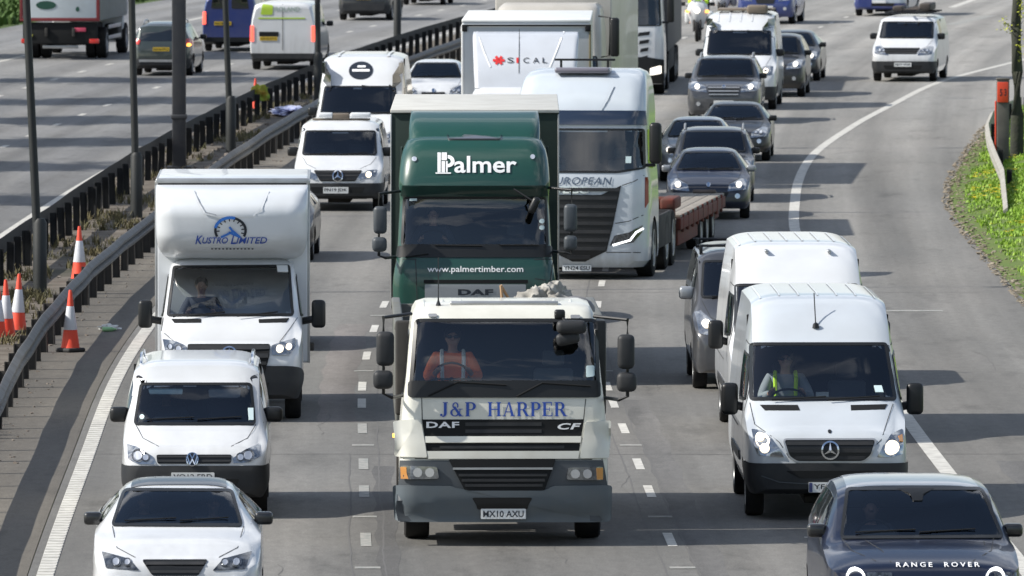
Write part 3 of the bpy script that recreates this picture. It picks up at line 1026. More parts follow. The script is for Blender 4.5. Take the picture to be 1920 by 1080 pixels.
q = Px(1508, 833)
van_b = sprinter('white high-roof panel van mostly hidden behind the nearest white van of the right lane', q, False)

# ================================================================ white tipper lorry, front centre
def mirror_pair(r, side, q, big, small, top, bot, m=BUMPER):
    """two stacked mirrors on a bent arm; big/small = px boxes x0,x1,y0,y1"""
    o = None
    def c(b): 
        (u0, v1), (u1, v0) = q(b[0], b[2]), q(b[1], b[3]); return (u0+u1)/2, (v0+v1)/2, u1-u0, v1-v0
    y = -.05
    ub, vb, wb, hb = c(big); us, vs_, ws_, hs = c(small)
    arm = MB()
    ax = ub+(.02*side)
    arm.tube([(top[0], .45, top[1]), (ax, y+.08, top[1]-.02), (ax, y+.08, vb+hb*.5-.05), (ax, y+.08, vs_-hs*.5-.06), (ax-side*.10, y+.1, bot[1]), (bot[0], .42, bot[1])], .022, 8)
    o = arm.build('mirror_arm', BLACK, r)
    for (u, v, w_, h_) in ((ub, vb, wb, hb), (us, vs_, ws_, hs)):
        mb = MB(); mb.box((u, y, v), (w_, .13, h_), min(w_, h_)*.3)
        k = mb.build('wing_mirror', m, r)
        MB().box((u, y+.07, v), (w_*.8, .008, h_*.84), .003).build('mirror_glass', CHROME, k)
def truck_chassis(r, L, W, axles, rr=.50, y0=1.4, dual=True, z=.85):
    mb = MB()
    for x in (-.42, .42): mb.box((x, (y0+L)/2, z), (.09, L-y0, .26), .01)
    for y in np.arange(y0+.6, L-.3, 1.2): mb.box((0, y, z), (.8, .1, .2))
    for y in axles: mb.box((0, y, rr), (1.9, .16, .18), .05)
    mb.box((-.95, 3.0 if L > 6 else L*.5, .72), (.45, 1.0, .5), .06).box((.95, 3.0 if L > 6 else L*.5, .72), (.45, .9, .5), .06)
    mb.build('chassis', CHASSIS, r)
    for i, y in enumerate(axles):
        for s in (-1, 1):
            wheel(r, s*(W-.17), y, rr, .30, s)
            if dual and i > 0: wheel(r, s*(W-.50), y, rr, .28, s)
q = Px(945, 1027)
Z = Px(945, 1027, 680, 520, .48128)
r = tipper = thing('tipper_lorry', 'white tipper lorry with blue front lettering and a load of sheets on top, front centre', 'lorry')
lv = [(.36, 1.235, .12, .16, 2.2, .05), (.50, 1.245, .02, .16, 2.2, .06), (.80, 1.245, .0, .16, 2.2, .06), (1.22, 1.24, .02, .16, 2.2, .06),
      (1.30, 1.235, .05, .16, 2.2, .05), (1.72, 1.20, .07, .15, 2.2, .05), (2.0, 1.165, .12, .15, 2.2, .05), (2.45, 1.125, .27, .16, 2.2, .05), (2.66, 1.10, .37, .17, 2.2, .05),
      (2.76, 1.08, .46, .18, 2.18, .05), (2.83, 1.04, .60, .20, 2.12, .05), (2.87, .93, .85, .22, 2.0, .04)]
B = zloft(lv, q.t, 2.2, .10)
B.cut(circ(1.42, .50, .60, n=16), 'L', lambda c: c.x < -.8); B.cut(circ(1.42, .50, .60, n=16), 'R', lambda c: c.x > .8)
g = B.screen('windscreen', Z.P((205, 163), (915, 163), (925, 470), (180, 470)), .03, r, 'F', .07,
             inner=lambda P: roundp([(a[0], a[1]) for a in Z.P((222, 182), (903, 182), (910, 402), (198, 402))], .05) if False else inset(P, .035))
B.lay('scuttle_panel', [roundp(Z.P((181, 404), (924, 404), (925, 470), (180, 470)), .05)], BLACK, g, 'F', .022, .15)
for ax in 'LR':
    B.screen('side_window', [(.62, 1.78), (.72, 2.5), (1.55, 2.52), (1.55, 1.70)], .03, r, ax, .06)
    B.strokes('door_seam', [[(.5, 1.1), (.5, 1.72), (.62, 2.58), (1.72, 2.6), (1.72, 1.0)]], .014, SEAM, r, ax, .004)
def sx(P): return P
# grille field: black bands, white bars
gp = Z.P((232, 555), (862, 555), (838, 708), (255, 708))
gr = B.lay('grille', [gp], MATTE, r, 'F', .006)
B.lay('grille_bar', [Z.P((241, 621), (852, 621), (849, 648), (245, 648))], WHITE_OLD, gr, 'F', .03)
B.lay('grille_bar', [Z.P((250, 679), (844, 679), (840, 709), (255, 709))], WHITE_OLD, gr, 'F', .03)
bars(B, gr, Z.P((400, 560), (700, 560), (700, 615), (400, 615)), 2, BUMPER, off=.012, ratio=.5)
bars(B, gr, Z.P((300, 650), (790, 650), (790, 677), (300, 677)), 1, BUMPER, off=.012, ratio=.4)
B.text('maker_lettering', 'DAF', (*[Z(248, 0)[0], Z(376, 0)[0]], Z(0, 588)[1], Z(0, 564)[1]), LETW, gr, 'F', .014, bold=.03, space=1.1)
B.text('model_lettering', 'CF', (*[Z(760, 0)[0], Z(852, 0)[0]], Z(0, 595)[1], Z(0, 570)[1]), LETW, gr, 'F', .014, bold=.03, shear=.25, space=1.1)
B.strokes('panel_seam', [Z.P((230, 472), (232, 555), (255, 708)), Z.P((870, 476), (862, 555), (838, 708)), Z.P((160, 708), (935, 712))], .010, SEAM, r, 'F', .004)
for P in (Z.P((128, 562), (226, 550), (252, 704), (136, 700)), Z.P((868, 565), (962, 560), (952, 706), (846, 708))):
    B.lay('corner_deflector', [roundp(P, .03)], WHITE_OLD, r, 'F', .035, .10)
# serif name lettering
def serif(txt, box, B, m, parent, off=.012):
    """heavy and hairline strokes with slab serifs; unit cell 0..1 high"""
    T, t, sf = .20, .07, .05
    def st(x, y0, y1, w): return [[(x, y0), (x+w, y0), (x+w, y1), (x, y1)]]
    def bar(x0, x1, y, h): return [[(x0, y), (x1, y), (x1, y+h), (x0, y+h)]]
    def ser(x, w, y): return bar(x-.07, x+w+.07, y, sf)
    def arc(cx, cy, rx, ry, wx, wy, a0, a1, n=12):
        out = []
        for k in range(n):
            a, b = R(a0+(a1-a0)*k/n), R(a0+(a1-a0)*(k+1)/n)
            out.append([(cx+rx*math.cos(a), cy+ry*math.sin(a)), (cx+rx*math.cos(b), cy+ry*math.sin(b)),
                        (cx+(rx-wx)*math.cos(b), cy+(ry-wy)*math.sin(b)), (cx+(rx-wx)*math.cos(a), cy+(ry-wy)*math.sin(a))])
        return out
    def bowl(x, y0, y1, w): 
        ry = (y1-y0)/2
        return arc(x, (y0+y1)/2, w, ry, T, t, -90, 90)
    G = {}
    G['J'] = (.55, st(.24, .25, 1, T)+ser(.24, T, .95)+arc(.19, .25, .25, .29, T, .09, -110, 0)+[circ(.06, .10, .09, n=10)])
    G['P'] = (.78, st(.07, 0, 1, T)+ser(.07, T, 0)+bar(0, .42, .95, .05)+bar(.2, .42, .93, .07)+bar(.2, .42, .44, .06)+bowl(.42, .44, 1, .33))
    G['H'] = (.98, st(.07, 0, 1, T)+ser(.07, T, 0)+ser(.07, T, .95)+st(.70, 0, 1, T)+ser(.70, T, 0)+ser(.70, T, .95)+bar(.25, .72, .46, .07))
    G['A'] = (.98, [[(.10, 0), (.17, 0), (.52, 1), (.44, 1)], [(.66, 0), (.88, 0), (.55, 1), (.44, 1)]]+ser(.09, .09, 0)+ser(.66, .22, 0)+bar(.22, .72, .28, .07))
    G['R'] = (.92, G['P'][1]+[[(.40, .46), (.60, .46), (.90, 0), (.68, 0)]]+bar(.66, .97, 0, .05))
    G['E'] = (.80, st(.07, 0, 1, T)+bar(0, .70, .94, .06)+bar(0, .74, 0, .06)+bar(.2, .54, .47, .06)+st(.64, .74, 1, .06)+st(.69, 0, .27, .06)+st(.50, .36, .62, .05))
    G['&'] = (.98, arc(.40, .76, .22, .24, .10, .07, -40, 240)+arc(.36, .27, .33, .28, .15, .07, 90, 345)+[[(.24, .66), (.38, .72), (.86, .04), (.66, 0)]]+bar(.66, .95, 0, .05)+[[(.70, .50), (.76, .50), (.70, .16), (.62, .12)]]+bar(.60, .90, .49, .05))
    x = 0; polys = []
    for ch in txt:
        if ch == ' ': x += .75; continue
        w_, ps = G[ch]
        for P in ps: polys.append([(a+x, b) for a, b in P])
        x += w_+.10
    x -= .10
    u0, u1, v0, v1 = box
    o0 = None
    for k, P in enumerate(polys):
        P = [(u0+a/x*(u1-u0), v0+b*(v1-v0)) for a, b in P]
        bm = B.lay('x', [P], None, None, 'F', off+(k % 9)*.0006, .5, skirt=False, build=False)
        me = bpy.data.meshes.new('x'); bm.to_mesh(me); bm.free()
        if o0 is None: o0 = MB()
        o0.add([v.co for v in me.vertices], [list(p.vertices) for p in me.polygons])
        bpy.data.meshes.remove(me)
    return o0.build('owner_lettering', m, parent, smooth=False)
serif('J&P', (Z(303, 0)[0], Z(443, 0)[0], Z(0, 543)[1], Z(0, 488)[1]), B, LETB, r)
serif('HARPER', (Z(488, 0)[0], Z(796, 0)[0], Z(0, 543)[1], Z(0, 488)[1]), B, LETB, r)
# bumper
W2 = 1.30
bp = [(-W2, .32), (W2, .32), (W2, 1.22), (.72, 1.21), (-.72, 1.21), (-W2, 1.22)]
bp = Z.P((150, 715), (935, 715), (948, 800), (962, 900), (955, 950), (140, 948), (130, 900), (146, 800))
bump = B.lay('bumper', [bp], BUMPER_M, r, 'F', .02, .12)
B.lay('bumper_lower', [roundp(Z.P((132, 812), (345, 815), (385, 832), (705, 832), (745, 815), (958, 812), (955, 948), (140, 946)), .04)], BUMPER_L, bump, 'F', .05, .12)
lg = B.lay('lower_grille', [roundp(Z.P((335, 712), (752, 712), (708, 832), (398, 832)), .02)], MATTE, bump, 'F', .045)
bars(B, lg, Z.P((352, 742), (742, 742), (742, 752), (352, 752)), 1, ALU, off=.065, ratio=.8)
bars(B, lg, Z.P((365, 762), (728, 762), (700, 822), (400, 822)), 3, BUMPER, off=.055, ratio=.5)
B.lay('step_slot', [roundp(Z.P((425, 858), (662, 858), (640, 897), (448, 897)), .03)], BLACK, bump, 'F', .056)
for P, sp, am in ((Z.P((158, 735), (290, 740), (298, 786), (160, 788)), (Z(215, 762), Z(262, 762)), Z.P((160, 740), (178, 740), (180, 786), (162, 786))),
                  (Z.P((800, 744), (930, 740), (930, 792), (793, 790)), (Z(828, 768), Z(875, 768)), Z.P((908, 745), (928, 744), (928, 790), (910, 790)))):
    lampset(B, bump, roundp(P, .03), [(*sp[0], .075), (*sp[1], .075)], off=.055, amber=am, bezel=False)
plate(B, r, (Z(460, 0)[0], Z(636, 0)[0], Z(0, 945)[1], Z(0, 905)[1]), 'MX10 AXU', off=.075)
for P in (Z.P((258, 145), (292, 145), (292, 157), (258, 157)), Z.P((812, 150), (850, 150), (850, 164), (812, 164))):
    B.lay('marker_lamp', [roundp(P, .02)], ALU, r, 'F', .02)
# roof hatch, ribs and antenna
MB().box((Z(555, 0)[0], .78, 2.87), (1.30, .12, .05), .02).build('roof_hatch_edge', ALU, r)
for x in (-.95, -.72, -.5, .62, .82):
    MB().box((x, .95, 2.845), (.035, .55, .04), .012, Matrix.Rotation(R(6), 3, 'X')).build('roof_rib', WHITE_OLD, r)
MB().lathe([(0, .035), (.06, .012), (.10, .008)], (Z(297, 0)[0], .72, 2.84), 'z', 8).tube([(Z(297, 0)[0], .72, 2.93), (Z(297, 0)[0], .8, 3.42)], .007, 5).build('antenna', BLACK, r)
# wipers
for a, b in (((370, 408), (255, 462)), ((370, 408), (560, 420)), ((700, 412), (600, 465)), ((700, 412), (890, 425))):
    pa, _ = B.hit(*Z(*a), 'F'); pb, _ = B.hit(*Z(*b), 'F')
    MB().tube([pa+Vector((0, -.035, 0)), pb+Vector((0, -.035, 0))], .011, 6).build('wiper', MATTE, r)
B.lay('windscreen_sticker', [roundp(Z.P((872, 346), (902, 346), (902, 388), (872, 392)), .02)], STICK, g, 'F', .02, .5)
# front mirror hanging off the top right corner, with camera above
mb = MB(); u, v = Z(770, 150); mb.box((u, .26, v), (.13, .12, .12), .03); mb.tube([(u, .3, v), (u+.12, .05, v-.13)], .02)
mb.build('mirror_bracket', BLACK, r)
u, v = Z(814, 195); mb = MB().box((u, .02, v), (.36, .16, .16), .06); u, v = Z(800, 240)
mb.box((u, .06, v), (.28, .12, .15), .05, Matrix.Rotation(R(-12), 3, 'Y')); mb.build('front_mirror', BUMPER, r)
mirror_pair(r, -1, Z, (52, 122, 210, 345), (40, 118, 362, 435), (Z(190, 150)[0], Z(0, 150)[1]), (Z(155, 465)[0], Z(0, 470)[1]))
mirror_pair(r, 1, Z, (993, 1060, 222, 358), (990, 1068, 370, 447), (Z(905, 150)[0], Z(0, 160)[1]), (Z(950, 480)[0], Z(0, 480)[1]))
B.done('cab', WHITE_OLD, r)
dashboard(r, 1.1, .22, .62, 1.86); bulkhead(r, 1.14, 2.1, 1.2, 2.75)
MB().box((0, 1.2, 1.25), (2.1, 1.6, .2), .04).build('cab_floor', DASH, r)
seats(r, 1.1, 1.2, 1.45, (-.62, .62)); steering(r, -.62, .72, 1.96, .23, 28)
# tipper body
mb = MB()
for s in (-1, 1):
    mb.box((s*1.20, 5.5, 1.85), (.06, 5.9, 1.25), .01)
    for k in range(11): mb.box((s*1.245, 2.75+k*.56, 1.85), (.05, .09, 1.25), .01)
    mb.box((s*1.235, 5.5, 2.49), (.11, 5.9, .09), .02)
mb.box((0, 2.55, 1.85), (2.40, .07, 1.3), .01); mb.box((0, 8.45, 1.85), (2.4, .07, 1.2), .01); mb.box((0, 5.5, 1.22), (2.4, 5.9, .12), .01)
mb.build('tipper_body', mat('grey_steel_body', (.12, .125, .12), .6, dirt=.5, dirtc=(.10, .09, .05)), r)
for s in (-1, 1):
    MB().box((s*1.13, 2.36, 2.0), (.30, .10, 1.15), .03).box((s*1.08, 2.36, 1.1), (.28, .12, .5), .03).build('cab_side_stack', BLACK if s > 0 else CHASSIS, r)
MB().box((Z(118, 0)[0]+.03, 1.9, Z(0, 613)[1]-.14), (.05, .05, .05), .01).build('side_marker', ORLIT, r)
for s in (-1, 1):
    MB().box((s*1.10, 2.3, .75), (.34, .05, .62), .01).build('mudguard', CHASSIS, r)
truck_chassis(r, 8.6, 1.2, (1.42, 5.9, 7.2), .50, 1.6)
place(r, q.X, q.D)
# the load: crumpled sheets and a grey cover
def crumple(name, m, c, d, seed, amp=.35, sub=4, parent=None):
    rnd = random.Random(seed)
    bm = bmesh.new(); bmesh.ops.create_icosphere(bm, subdivisions=sub, radius=.5)
    from mathutils import noise
    for v in bm.verts:
        n = (.5-abs(noise.noise(v.co*2.6+Vector((seed, 0, 0)))*2.2))*amp+(.4-abs(noise.noise(v.co*6+Vector((0, seed, 0)))*2))*amp*.45
        k = 1+n
        v.co = Vector((v.co.x*d[0]*k+c[0], v.co.y*d[1]*k+c[1], max(-.18, v.co.z)*d[2]*k+c[2]))
    return obj_bm(name, bm, m, parent, ang=60)
SHEET = mat('pale_crumpled_sheet', (.34, .33, .30), .8, dirt=.75, dirtc=(.09, .08, .065), dscale=5)
ld = thing('sheet_pile', 'crumpled pale sheets heaped on top of the white tipper lorry', 'tarpaulin', (tipper.location.x, tipper.location.y, .02))
for k, (x, y, z, d) in enumerate([(.38, 2.9, 2.64, (.55, .7, .50)), (.60, 3.2, 2.74, (.42, .6, .42)), (.20, 3.2, 2.56, (.4, .6, .42)), (.66, 2.8, 2.62, (.40, .5, .40)), (.48, 3.0, 2.80, (.34, .4, .28))]):
    crumple('crumpled_sheet', SHEET, (x, y, z), d, 3+k*7, .42, 5, ld)
MB().tube([(.0, 2.8, 2.5), (-.04, 2.9, 2.95)], .02, 6).tube([(-.04, 2.9, 2.95), (.10, 3.1, 2.7)], .018, 6).build('stick', mat('bare_wood', (.35, .22, .12), .8), ld)
mb = MB(); mb.lathe([(0, .25), (.06, .245), (.13, .20), (.18, .12), (.20, .03)], (0, 0, 0), 'z', 24)
cvr = tag(obj('roof_cover', [(v[0]*1.0, v[1]*.8, v[2]*.95) for v in mb.v], mb.f, mat('grey_rubber_cover', (.13, .13, .14), .6, dirt=.4, dirtc=(.28, .26, .24))),
          'rounded dark grey cover beside the crumpled sheets on the white tipper lorry', 'cover')
cvr.location = (tipper.location.x+.86, tipper.location.y+2.75, 2.66)
person('tipper lorry driver in an orange hi-vis jacket with pale bands and sunglasses', inside(tipper, (-.60, 1.05, 1.72), 0, 1.06), HIVO, vest=REFL)
# ================================================================ cars and small vans
def strut_line(P, Q, n=8): return [(P[0]+(Q[0]-P[0])*k/n, P[1]+(Q[1]-P[1])*k/n) for k in range(n+1)]
def auto(name, label, cat, q, dims, colour, screen=None, lamps=None, grille=None, glights=None, lit=None, bumper=None, bumpm=BUMPER, platebox=None, platetxt=None,
         roof=None, rails=False, mirrors=True, mirm=None, van=False, group=None, phi=None, sc=1.0, wr=.32, step=.09, inter=True, housing=None, extra=None, seams=True, slats=3, gm=None, rearwin=True):
    L, W, H, hc, nz, yc, yh, yr = dims[:8]
    r = thing(name, label, cat, group=group)
    if van: C = van_ctrl(L, W, H, hc, nz, yc, yh, yr, dims[8], zb=.27, rw=W-.13)
    else: C = car_ctrl(L, W, H, hc, nz, yc, yh, yr, rear=dims[8], rw=W*(.67 if dims[8] != 'suv' else .80))
    B = lengthloft(C, L, step, q.t, p=5 if not van else 6)
    wy = (.86, L-.85)
    rwf = W-.13 if van else W*(.67 if dims[8] != 'suv' else .80)
    arches(B, wy, wr, W)
    zc = hc+q.t*yc
    hh_ = (dims[8] if van else H-.06)
    wtop = (W-.19) if van else W*(.60 if dims[8] != 'suv' else .70)
    wbot = (W-.14) if van else W*.80
    ws = screen or [(-wtop, hh_+q.t*yh-.02), (wtop, hh_+q.t*yh-.02), (wbot, zc+.035), (-wbot, zc+.035)]
    g = B.screen('windscreen', ws, .028, r, 'F', .06)
    belt = hc+.02
    for ax in 'LR':
        x2 = L*.60 if not van else yh+.95
        B.lay('side_window', [roundp([(yc+.38, belt), (yh+.08, H-.16), (x2, H-.14), (x2, belt)], .06)], DGLASS, r, ax, .004, .3)
        if not van: B.lay('side_window', [roundp([(x2+.08, belt), (x2+.08, H-.14), (yr+.05, H-.17), (L-.62, belt+.08)], .06)], DGLASS, r, ax, .004, .3)
        if seams: B.strokes('door_seam', [[(yc+.15, .42), (yc+.2, belt)]], .010, SEAM, r, ax, .003)
        if seams: B.strokes('door_seam', [[(x2+.04, .45), (x2+.04, hh_-.25)]], .010, SEAM, r, ax, .003)
    if rearwin:
        if van: P = [(-W*.7, 1.15), (W*.7, 1.15), (W*.64, H-.2), (-W*.64, H-.2)]
        else: P = [(-W*.62, hc+.10), (W*.62, hc+.10), (W*.52, H-.12), (-W*.52, H-.12)]
        B.lay('rear_window', [roundp(P, .06)], DGLASS, r, 'B', .008, .3)
    if bumper: B.split('bumper', bumpm, r, bumper, .5, push=.012)
    if grille is None: grille = [(-W*.36, nz-.06), (W*.36, nz-.06), (W*.30, nz-.24), (-W*.30, nz-.24)]
    if grille:
        gp = roundp(grille, .03)
        gr = B.lay('grille', [gp], BLACK, r, 'F', .012)
        if slats: bars(B, gr, gp, slats, gm or BUMPER, off=.022, ratio=.35)
    else: gr = r
    if lamps is None:
        lamps = [[(W*.46, nz-.16), (W*.90, nz-.12), (W*.92, nz+.10), (W*.78, nz+.12), (W*.50, nz-.02)]]
        lamps.append(mir(lamps[0]))
    for P in lamps:
        cu = sum(p[0] for p in P)/len(P); cv = sum(p[1] for p in P)/len(P)
        sg = 1 if cu > 0 else -1
        lampset(B, r, roundp(ccw(P), .015), ([(cu+sg*.02, cv, .062)] if lit else [(cu+sg*.03, cv, .05), (cu-sg*.09, cv-.005, .04)]) if glights is None else [(cu+a*sg, cv+b, c) for a, b, c in glights], lit=lit, housing=housing)
    if van: B.lay('air_intake', [roundp([(-W*.55, .38), (W*.55, .38), (W*.62, .50), (-W*.62, .50)], .03)], MATTE, r, 'F', .016)
    if not van:
        B.lay('lower_grille', [roundp([(-W*.42, .40), (W*.42, .40), (W*.36, .54), (-W*.36, .54)], .03)], MATTE, r, 'F', .018)
        for s in (-1, 1): B.lay('fog_lamp', [circ(s*W*.70, .52, .055, n=12)], BULB, r, 'F', .02, .2)
        B.lay('front_badge', [circ(0, nz-.03 if grille is None or True else 0, .045, n=12)], CHROME, r, 'F', .03, .2) if name != 'hatchback' and name != 'off_roader' else None
    if platebox is None: platebox = (-.26, .26, .50, .61)
    if platebox: plate(B, r, platebox, platetxt, off=.03)
    if seams:
        for s in (-1, 1): B.strokes('bonnet_seam', [[(s*wbot*.98, zc), (s*W*.72, nz+.10+q.t*.3), (s*W*.5, nz+.02)]], .008, SEAM, r, 'F', .003)
    if roof: B.lay('roof_panel', [roundp([(-rwf*.87, yh+.08), (rwf*.87, yh+.08), (rwf*.82, yr+.0), (-rwf*.82, yr+.0)], .05)], roof, r, 'T', .008, .1)
    if rails:
        for s in (-1, 1):
            x = s*((W-.2) if van else rwf*.9)
            z0 = H-.06
            pts = [(x, yh+.45, z0), (x, yh+.6, H+.035), (x, (yh+yr)/2 if not van else L*.55, H+.055), (x, (yr if not van else L-.6)-.3, H+.03), (x, (yr if not van else L-.6)-.12, z0)]
            MB().tube(pts, .022, 8).build('roof_rail', rails if rails is not True else ALU, r)
    if mirrors:
        for s in (-1, 1): mirror(r, s*(W+(.065 if van else .03)), yc+.55, hc+(.10 if van else .06), .23 if van else .20, .19 if van else .14, s, s*(W-.08), mirm or BLACK, .16)
    wheels(r, W, wy, wr, .21)
    underbody(r, W, L, .25, wr)
    B.done('body', colour, r)
    if inter:
        dashboard(r, W*.92, yc+.15, yc+.62, hc-.02)
        seats(r, W, yh+.35, .55 if not van else .75, h=.72)
        steering(r, -W*.42, yc+.78, hc+.0, .18, 30)
        MB().box((0, (yc+yr)/2, .45), (W*1.6, yr-yc, .2), .04).build('cabin_floor', DASH, r)
        if van: bulkhead(r, W, yh+1.35, .4, H-.1)
        else: seats(r, W, yh+1.15, .55, (-W*.42, W*.42), .62)
        wp = MB()
        for (a, b) in (((-wbot*.8, zc+.045), (-.02, zc+.075)), ((.02, zc+.045), (wbot*.75, zc+.08))):
            pa, _ = B.hit(*a, 'F'); pb, _ = B.hit(*b, 'F')
            if pa and pb: wp.tube([pa+Vector((0, -.02, .02)), pb+Vector((0, -.03, .02))], .008, 5)
        if wp.v: wp.build('wiper', MATTE, r)
    if extra: extra(r, B, g, gr)
    place(r, q.X, q.D, phi, sc)
    return r

# ---- white hatchback, bottom left
q = Px(330, 1183); Z = Px(330, 1183, 130, 630, .41667)
def leon(r, B, g, gr):
    u, v = Z(473, 1045)
    B.lay('badge', [roundp([(u-.045, v-.04), (u+.045, v-.04), (u+.045, v+.04), (u-.045, v+.04)], .01)], CHROME, gr, 'F', .03, .3)
    B.text('trim_lettering', 'FR', (Z(560, 0)[0], Z(588, 0)[0], Z(0, 1056)[1], Z(0, 1040)[1]), LETR, gr, 'F', .028, bold=.02, shear=.2)
    for s in (-1, 1):
        P = Z.P((148, 990), (262, 1012), (300, 1052)) if s < 0 else Z.P((800, 985), (700, 1015), (650, 1052))
        B.strokes('running_lamp', [P], .016, DRL, r, 'F', .022)
    for P in ([(0, 1.06), (0, .76)], [(-.55, 1.08), (-.40, .80)], [(.55, 1.08), (.40, .80)]): B.strokes('bonnet_crease', [P], .006, WHITE_BOX, r, 'F', .003)
auto('hatchback', 'white hatchback with a black roof in the left lane, nearest the camera', 'car', q,
     (4.28, .905, 1.46, 1.025, .76, 1.08, 1.92, 3.3, 'hatch'), WHITE,
     screen=Z.P((232, 690), (722, 694), (775, 865), (176, 862)),
     lamps=[Z.P((140, 975), (265, 1010), (310, 1060), (160, 1050)), Z.P((815, 975), (690, 1010), (640, 1062), (790, 1055))], housing=LAMPD,
     grille=Z.P((322, 1014), (620, 1014), (575, 1085), (370, 1085)), roof=BLACKP, slats=2, platebox=False, mirm=BLACKP)
hatch = bpy.data.objects['hatchback']
person('driver of the white black-roofed hatchback', inside(hatch, (-.38, 2.05, .62), 0, .94), DENIM, shades=False)
person('front passenger of the white black-roofed hatchback', inside(hatch, (.38, 2.05, .60), 0, .92), GREYCL, shades=False)

# ---- white small van with silver roof rails
q = Px(364, 975); Z = Px(364, 975, 130, 630, .41667)
def caddy(r, B, g, gr):
    u, v = Z(550, 560); R_ = .077
    o = B.ring('emblem', circ(u, v, R_, n=24), circ(u, v, R_*.86, n=24), CHROME, gr, 'F', .04, .3)
    B.lay('emblem_field', [circ(u, v, R_*.88, n=20)], LETN, o, 'F', .034, .3)
    B.strokes('emblem_letters', [[(u-.034, v+.062), (u, v+.004), (u+.034, v+.062)], [(u-.060, v+.03), (u-.030, v-.052), (u, v-.004), (u+.030, v-.052), (u+.060, v+.03)]], .013, CHROME, o, 'F', .043)
    B.lay('sun_visor', [roundp(Z.P((345, 235), (500, 235), (500, 260), (350, 258)), .02)], STICK, g, 'F', -.03, .3)
    B.lay('sun_visor', [roundp(Z.P((615, 235), (765, 235), (760, 275), (620, 275)), .03)], GREYCL, g, 'F', -.03, .3)
    B.lay('windscreen_sticker', [Z.P((795, 330), (818, 330), (820, 385), (800, 385))], STICK, g, 'F', .02, .3)
    B.lay('windscreen_sticker', [circ(*Z(320, 370), .03, n=10)], STICK, g, 'F', .02, .3)
caddy_v = auto('small_van', 'white small van with silver roof rails right behind the black-roofed hatchback', 'van', q,
     (4.4, .897, 1.86, 1.11, .88, .82, 1.42, 1.65, 1.61), WHITE, van=True,
     screen=Z.P((308, 213), (812, 213), (833, 405), (281, 405)),
     lamps=[Z.P((255, 490), (300, 503), (372, 545), (388, 582), (310, 580), (262, 558)), Z.P((733, 553), (780, 520), (850, 488), (856, 545), (800, 572), (735, 577))],
     glights=[(.02, 0, .07), (-.07, -.02, .05)], lit=None,
     grille=Z.P((388, 538), (728, 538), (725, 577), (392, 577)), bumper=.66, rails=CHROME, platebox=(Z(455, 0)[0], Z(650, 0)[0], Z(0, 655)[1], Z(0, 618)[1]), platetxt='VO12 FRD',
     wr=.33, extra=caddy, slats=2)
person('driver of the white small van with roof rails', inside(caddy_v, (-.38, 1.95, .78), 0, .98), DENIM, shades=False)

# ---- white box van with rounded nose over the cab
q = Px(432, 793); Z = Px(432, 793, 240, 290, .47222)
r = luton = thing('box_van', 'white box van with a rounded lettered nose over the cab, left lane', 'van')
L0, W = 2.6, 1.0
C = van_ctrl(L0, W, 2.26, 1.45, 1.12, .92, 1.66, 2.0, 2.14, zb=.34, rw=.86)
B = lengthloft(C, L0, .09, q.t, p=6)
for ax in 'LR': B.cut([(u, max(v, 0)) for u, v in circ(.98, .345, .40, n=16)], ax, lambda c: abs(c.x) > .5)
g = B.screen('windscreen', Z.P((172, 442), (636, 439), (654, 642), (149, 644)), .03, r, 'F', .05)
for ax in 'LR': B.screen('side_window', [(1.15, 1.44), (1.72, 1.98), (2.3, 2.0), (2.3, 1.38)], .03, r, ax, .05)
for P in (Z.P((167, 653), (286, 653), (286, 668), (180, 669)), Z.P((514, 655), (636, 650), (625, 667), (516, 669))): B.lay('air_vent', [roundp(P, .01)], MATTE, r, 'F', .006)
bp = B.split('bumper', BUMPER, r, .80, .60, push=.018, slope=.25)
gp = roundp(Z.P((235, 757), (562, 757), (560, 800), (540, 870), (500, 900), (300, 900), (250, 860), (236, 800)), .03)
gr = B.lay('grille', [gp], MATTE, r, 'F', .030)
bars(B, gr, gp, 5, BUMPER, off=.045, ratio=.45)
star_logo(B, gr, *Z(400, 800), .115, off=.055)
for P, sp in ((Z.P((135, 738), (185, 745), (228, 763), (230, 795), (150, 795)), (Z(200, 775), Z(168, 768))), (Z.P((568, 762), (612, 748), (662, 733), (662, 765), (640, 797), (570, 798)), (Z(600, 775), Z(635, 768)))):
    lampset(B, r, roundp(ccw(P), .012), [(*sp[0], .05), (*sp[1], .04)], off=.024, lit=LITW if sp[0][0] > 0 else None)
B.lay('lower_intake', [roundp(Z.P((330, 905), (560, 905), (540, 950), (340, 950)), .02)], MATTE, bp, 'F', .03)
plate(B, r, (-.26, .26, .40, .51), 'BV19 KUL', blue=True, off=.03)
for P in (Z.P((135, 648), (128, 700), (180, 742)), Z.P((668, 648), (640, 690), (600, 745))): B.strokes('bonnet_seam', [P], .009, SEAM, r, 'F', .004)
B.lay('windscreen_sticker', [Z.P((583, 443), (625, 443), (628, 468), (588, 468))], PLATE, g, 'F', .02, .3)
for a, b in (((230, 650), (380, 632)), ((430, 650), (590, 632))):
    pa, _ = B.hit(*Z(*a), 'F'); pb, _ = B.hit(*Z(*b), 'F'); MB().tube([pa+Vector((0, -.03, .03)), pb+Vector((0, -.04, .03))], .010, 5).build('wiper', MATTE, r)
for s in (-1, 1): mirror(r, s*1.235, 1.42, 1.46, .20, .40, s, s*.93)
B.done('cab', WHITE, r)
dashboard(r, .9, .95, 1.5, 1.38); seats(r, .95, 1.95, 1.0, (-.45, .35)); steering(r, -.42, 1.5, 1.44, .21, 55); bulkhead(r, .95, 2.5, .5, 2.15)
MB().box((.1, 1.25, 1.41), (.35, .2, .012)).box((-.5, 1.2, 1.42), (.35, .2, .015)).build('papers', PLATE, r)
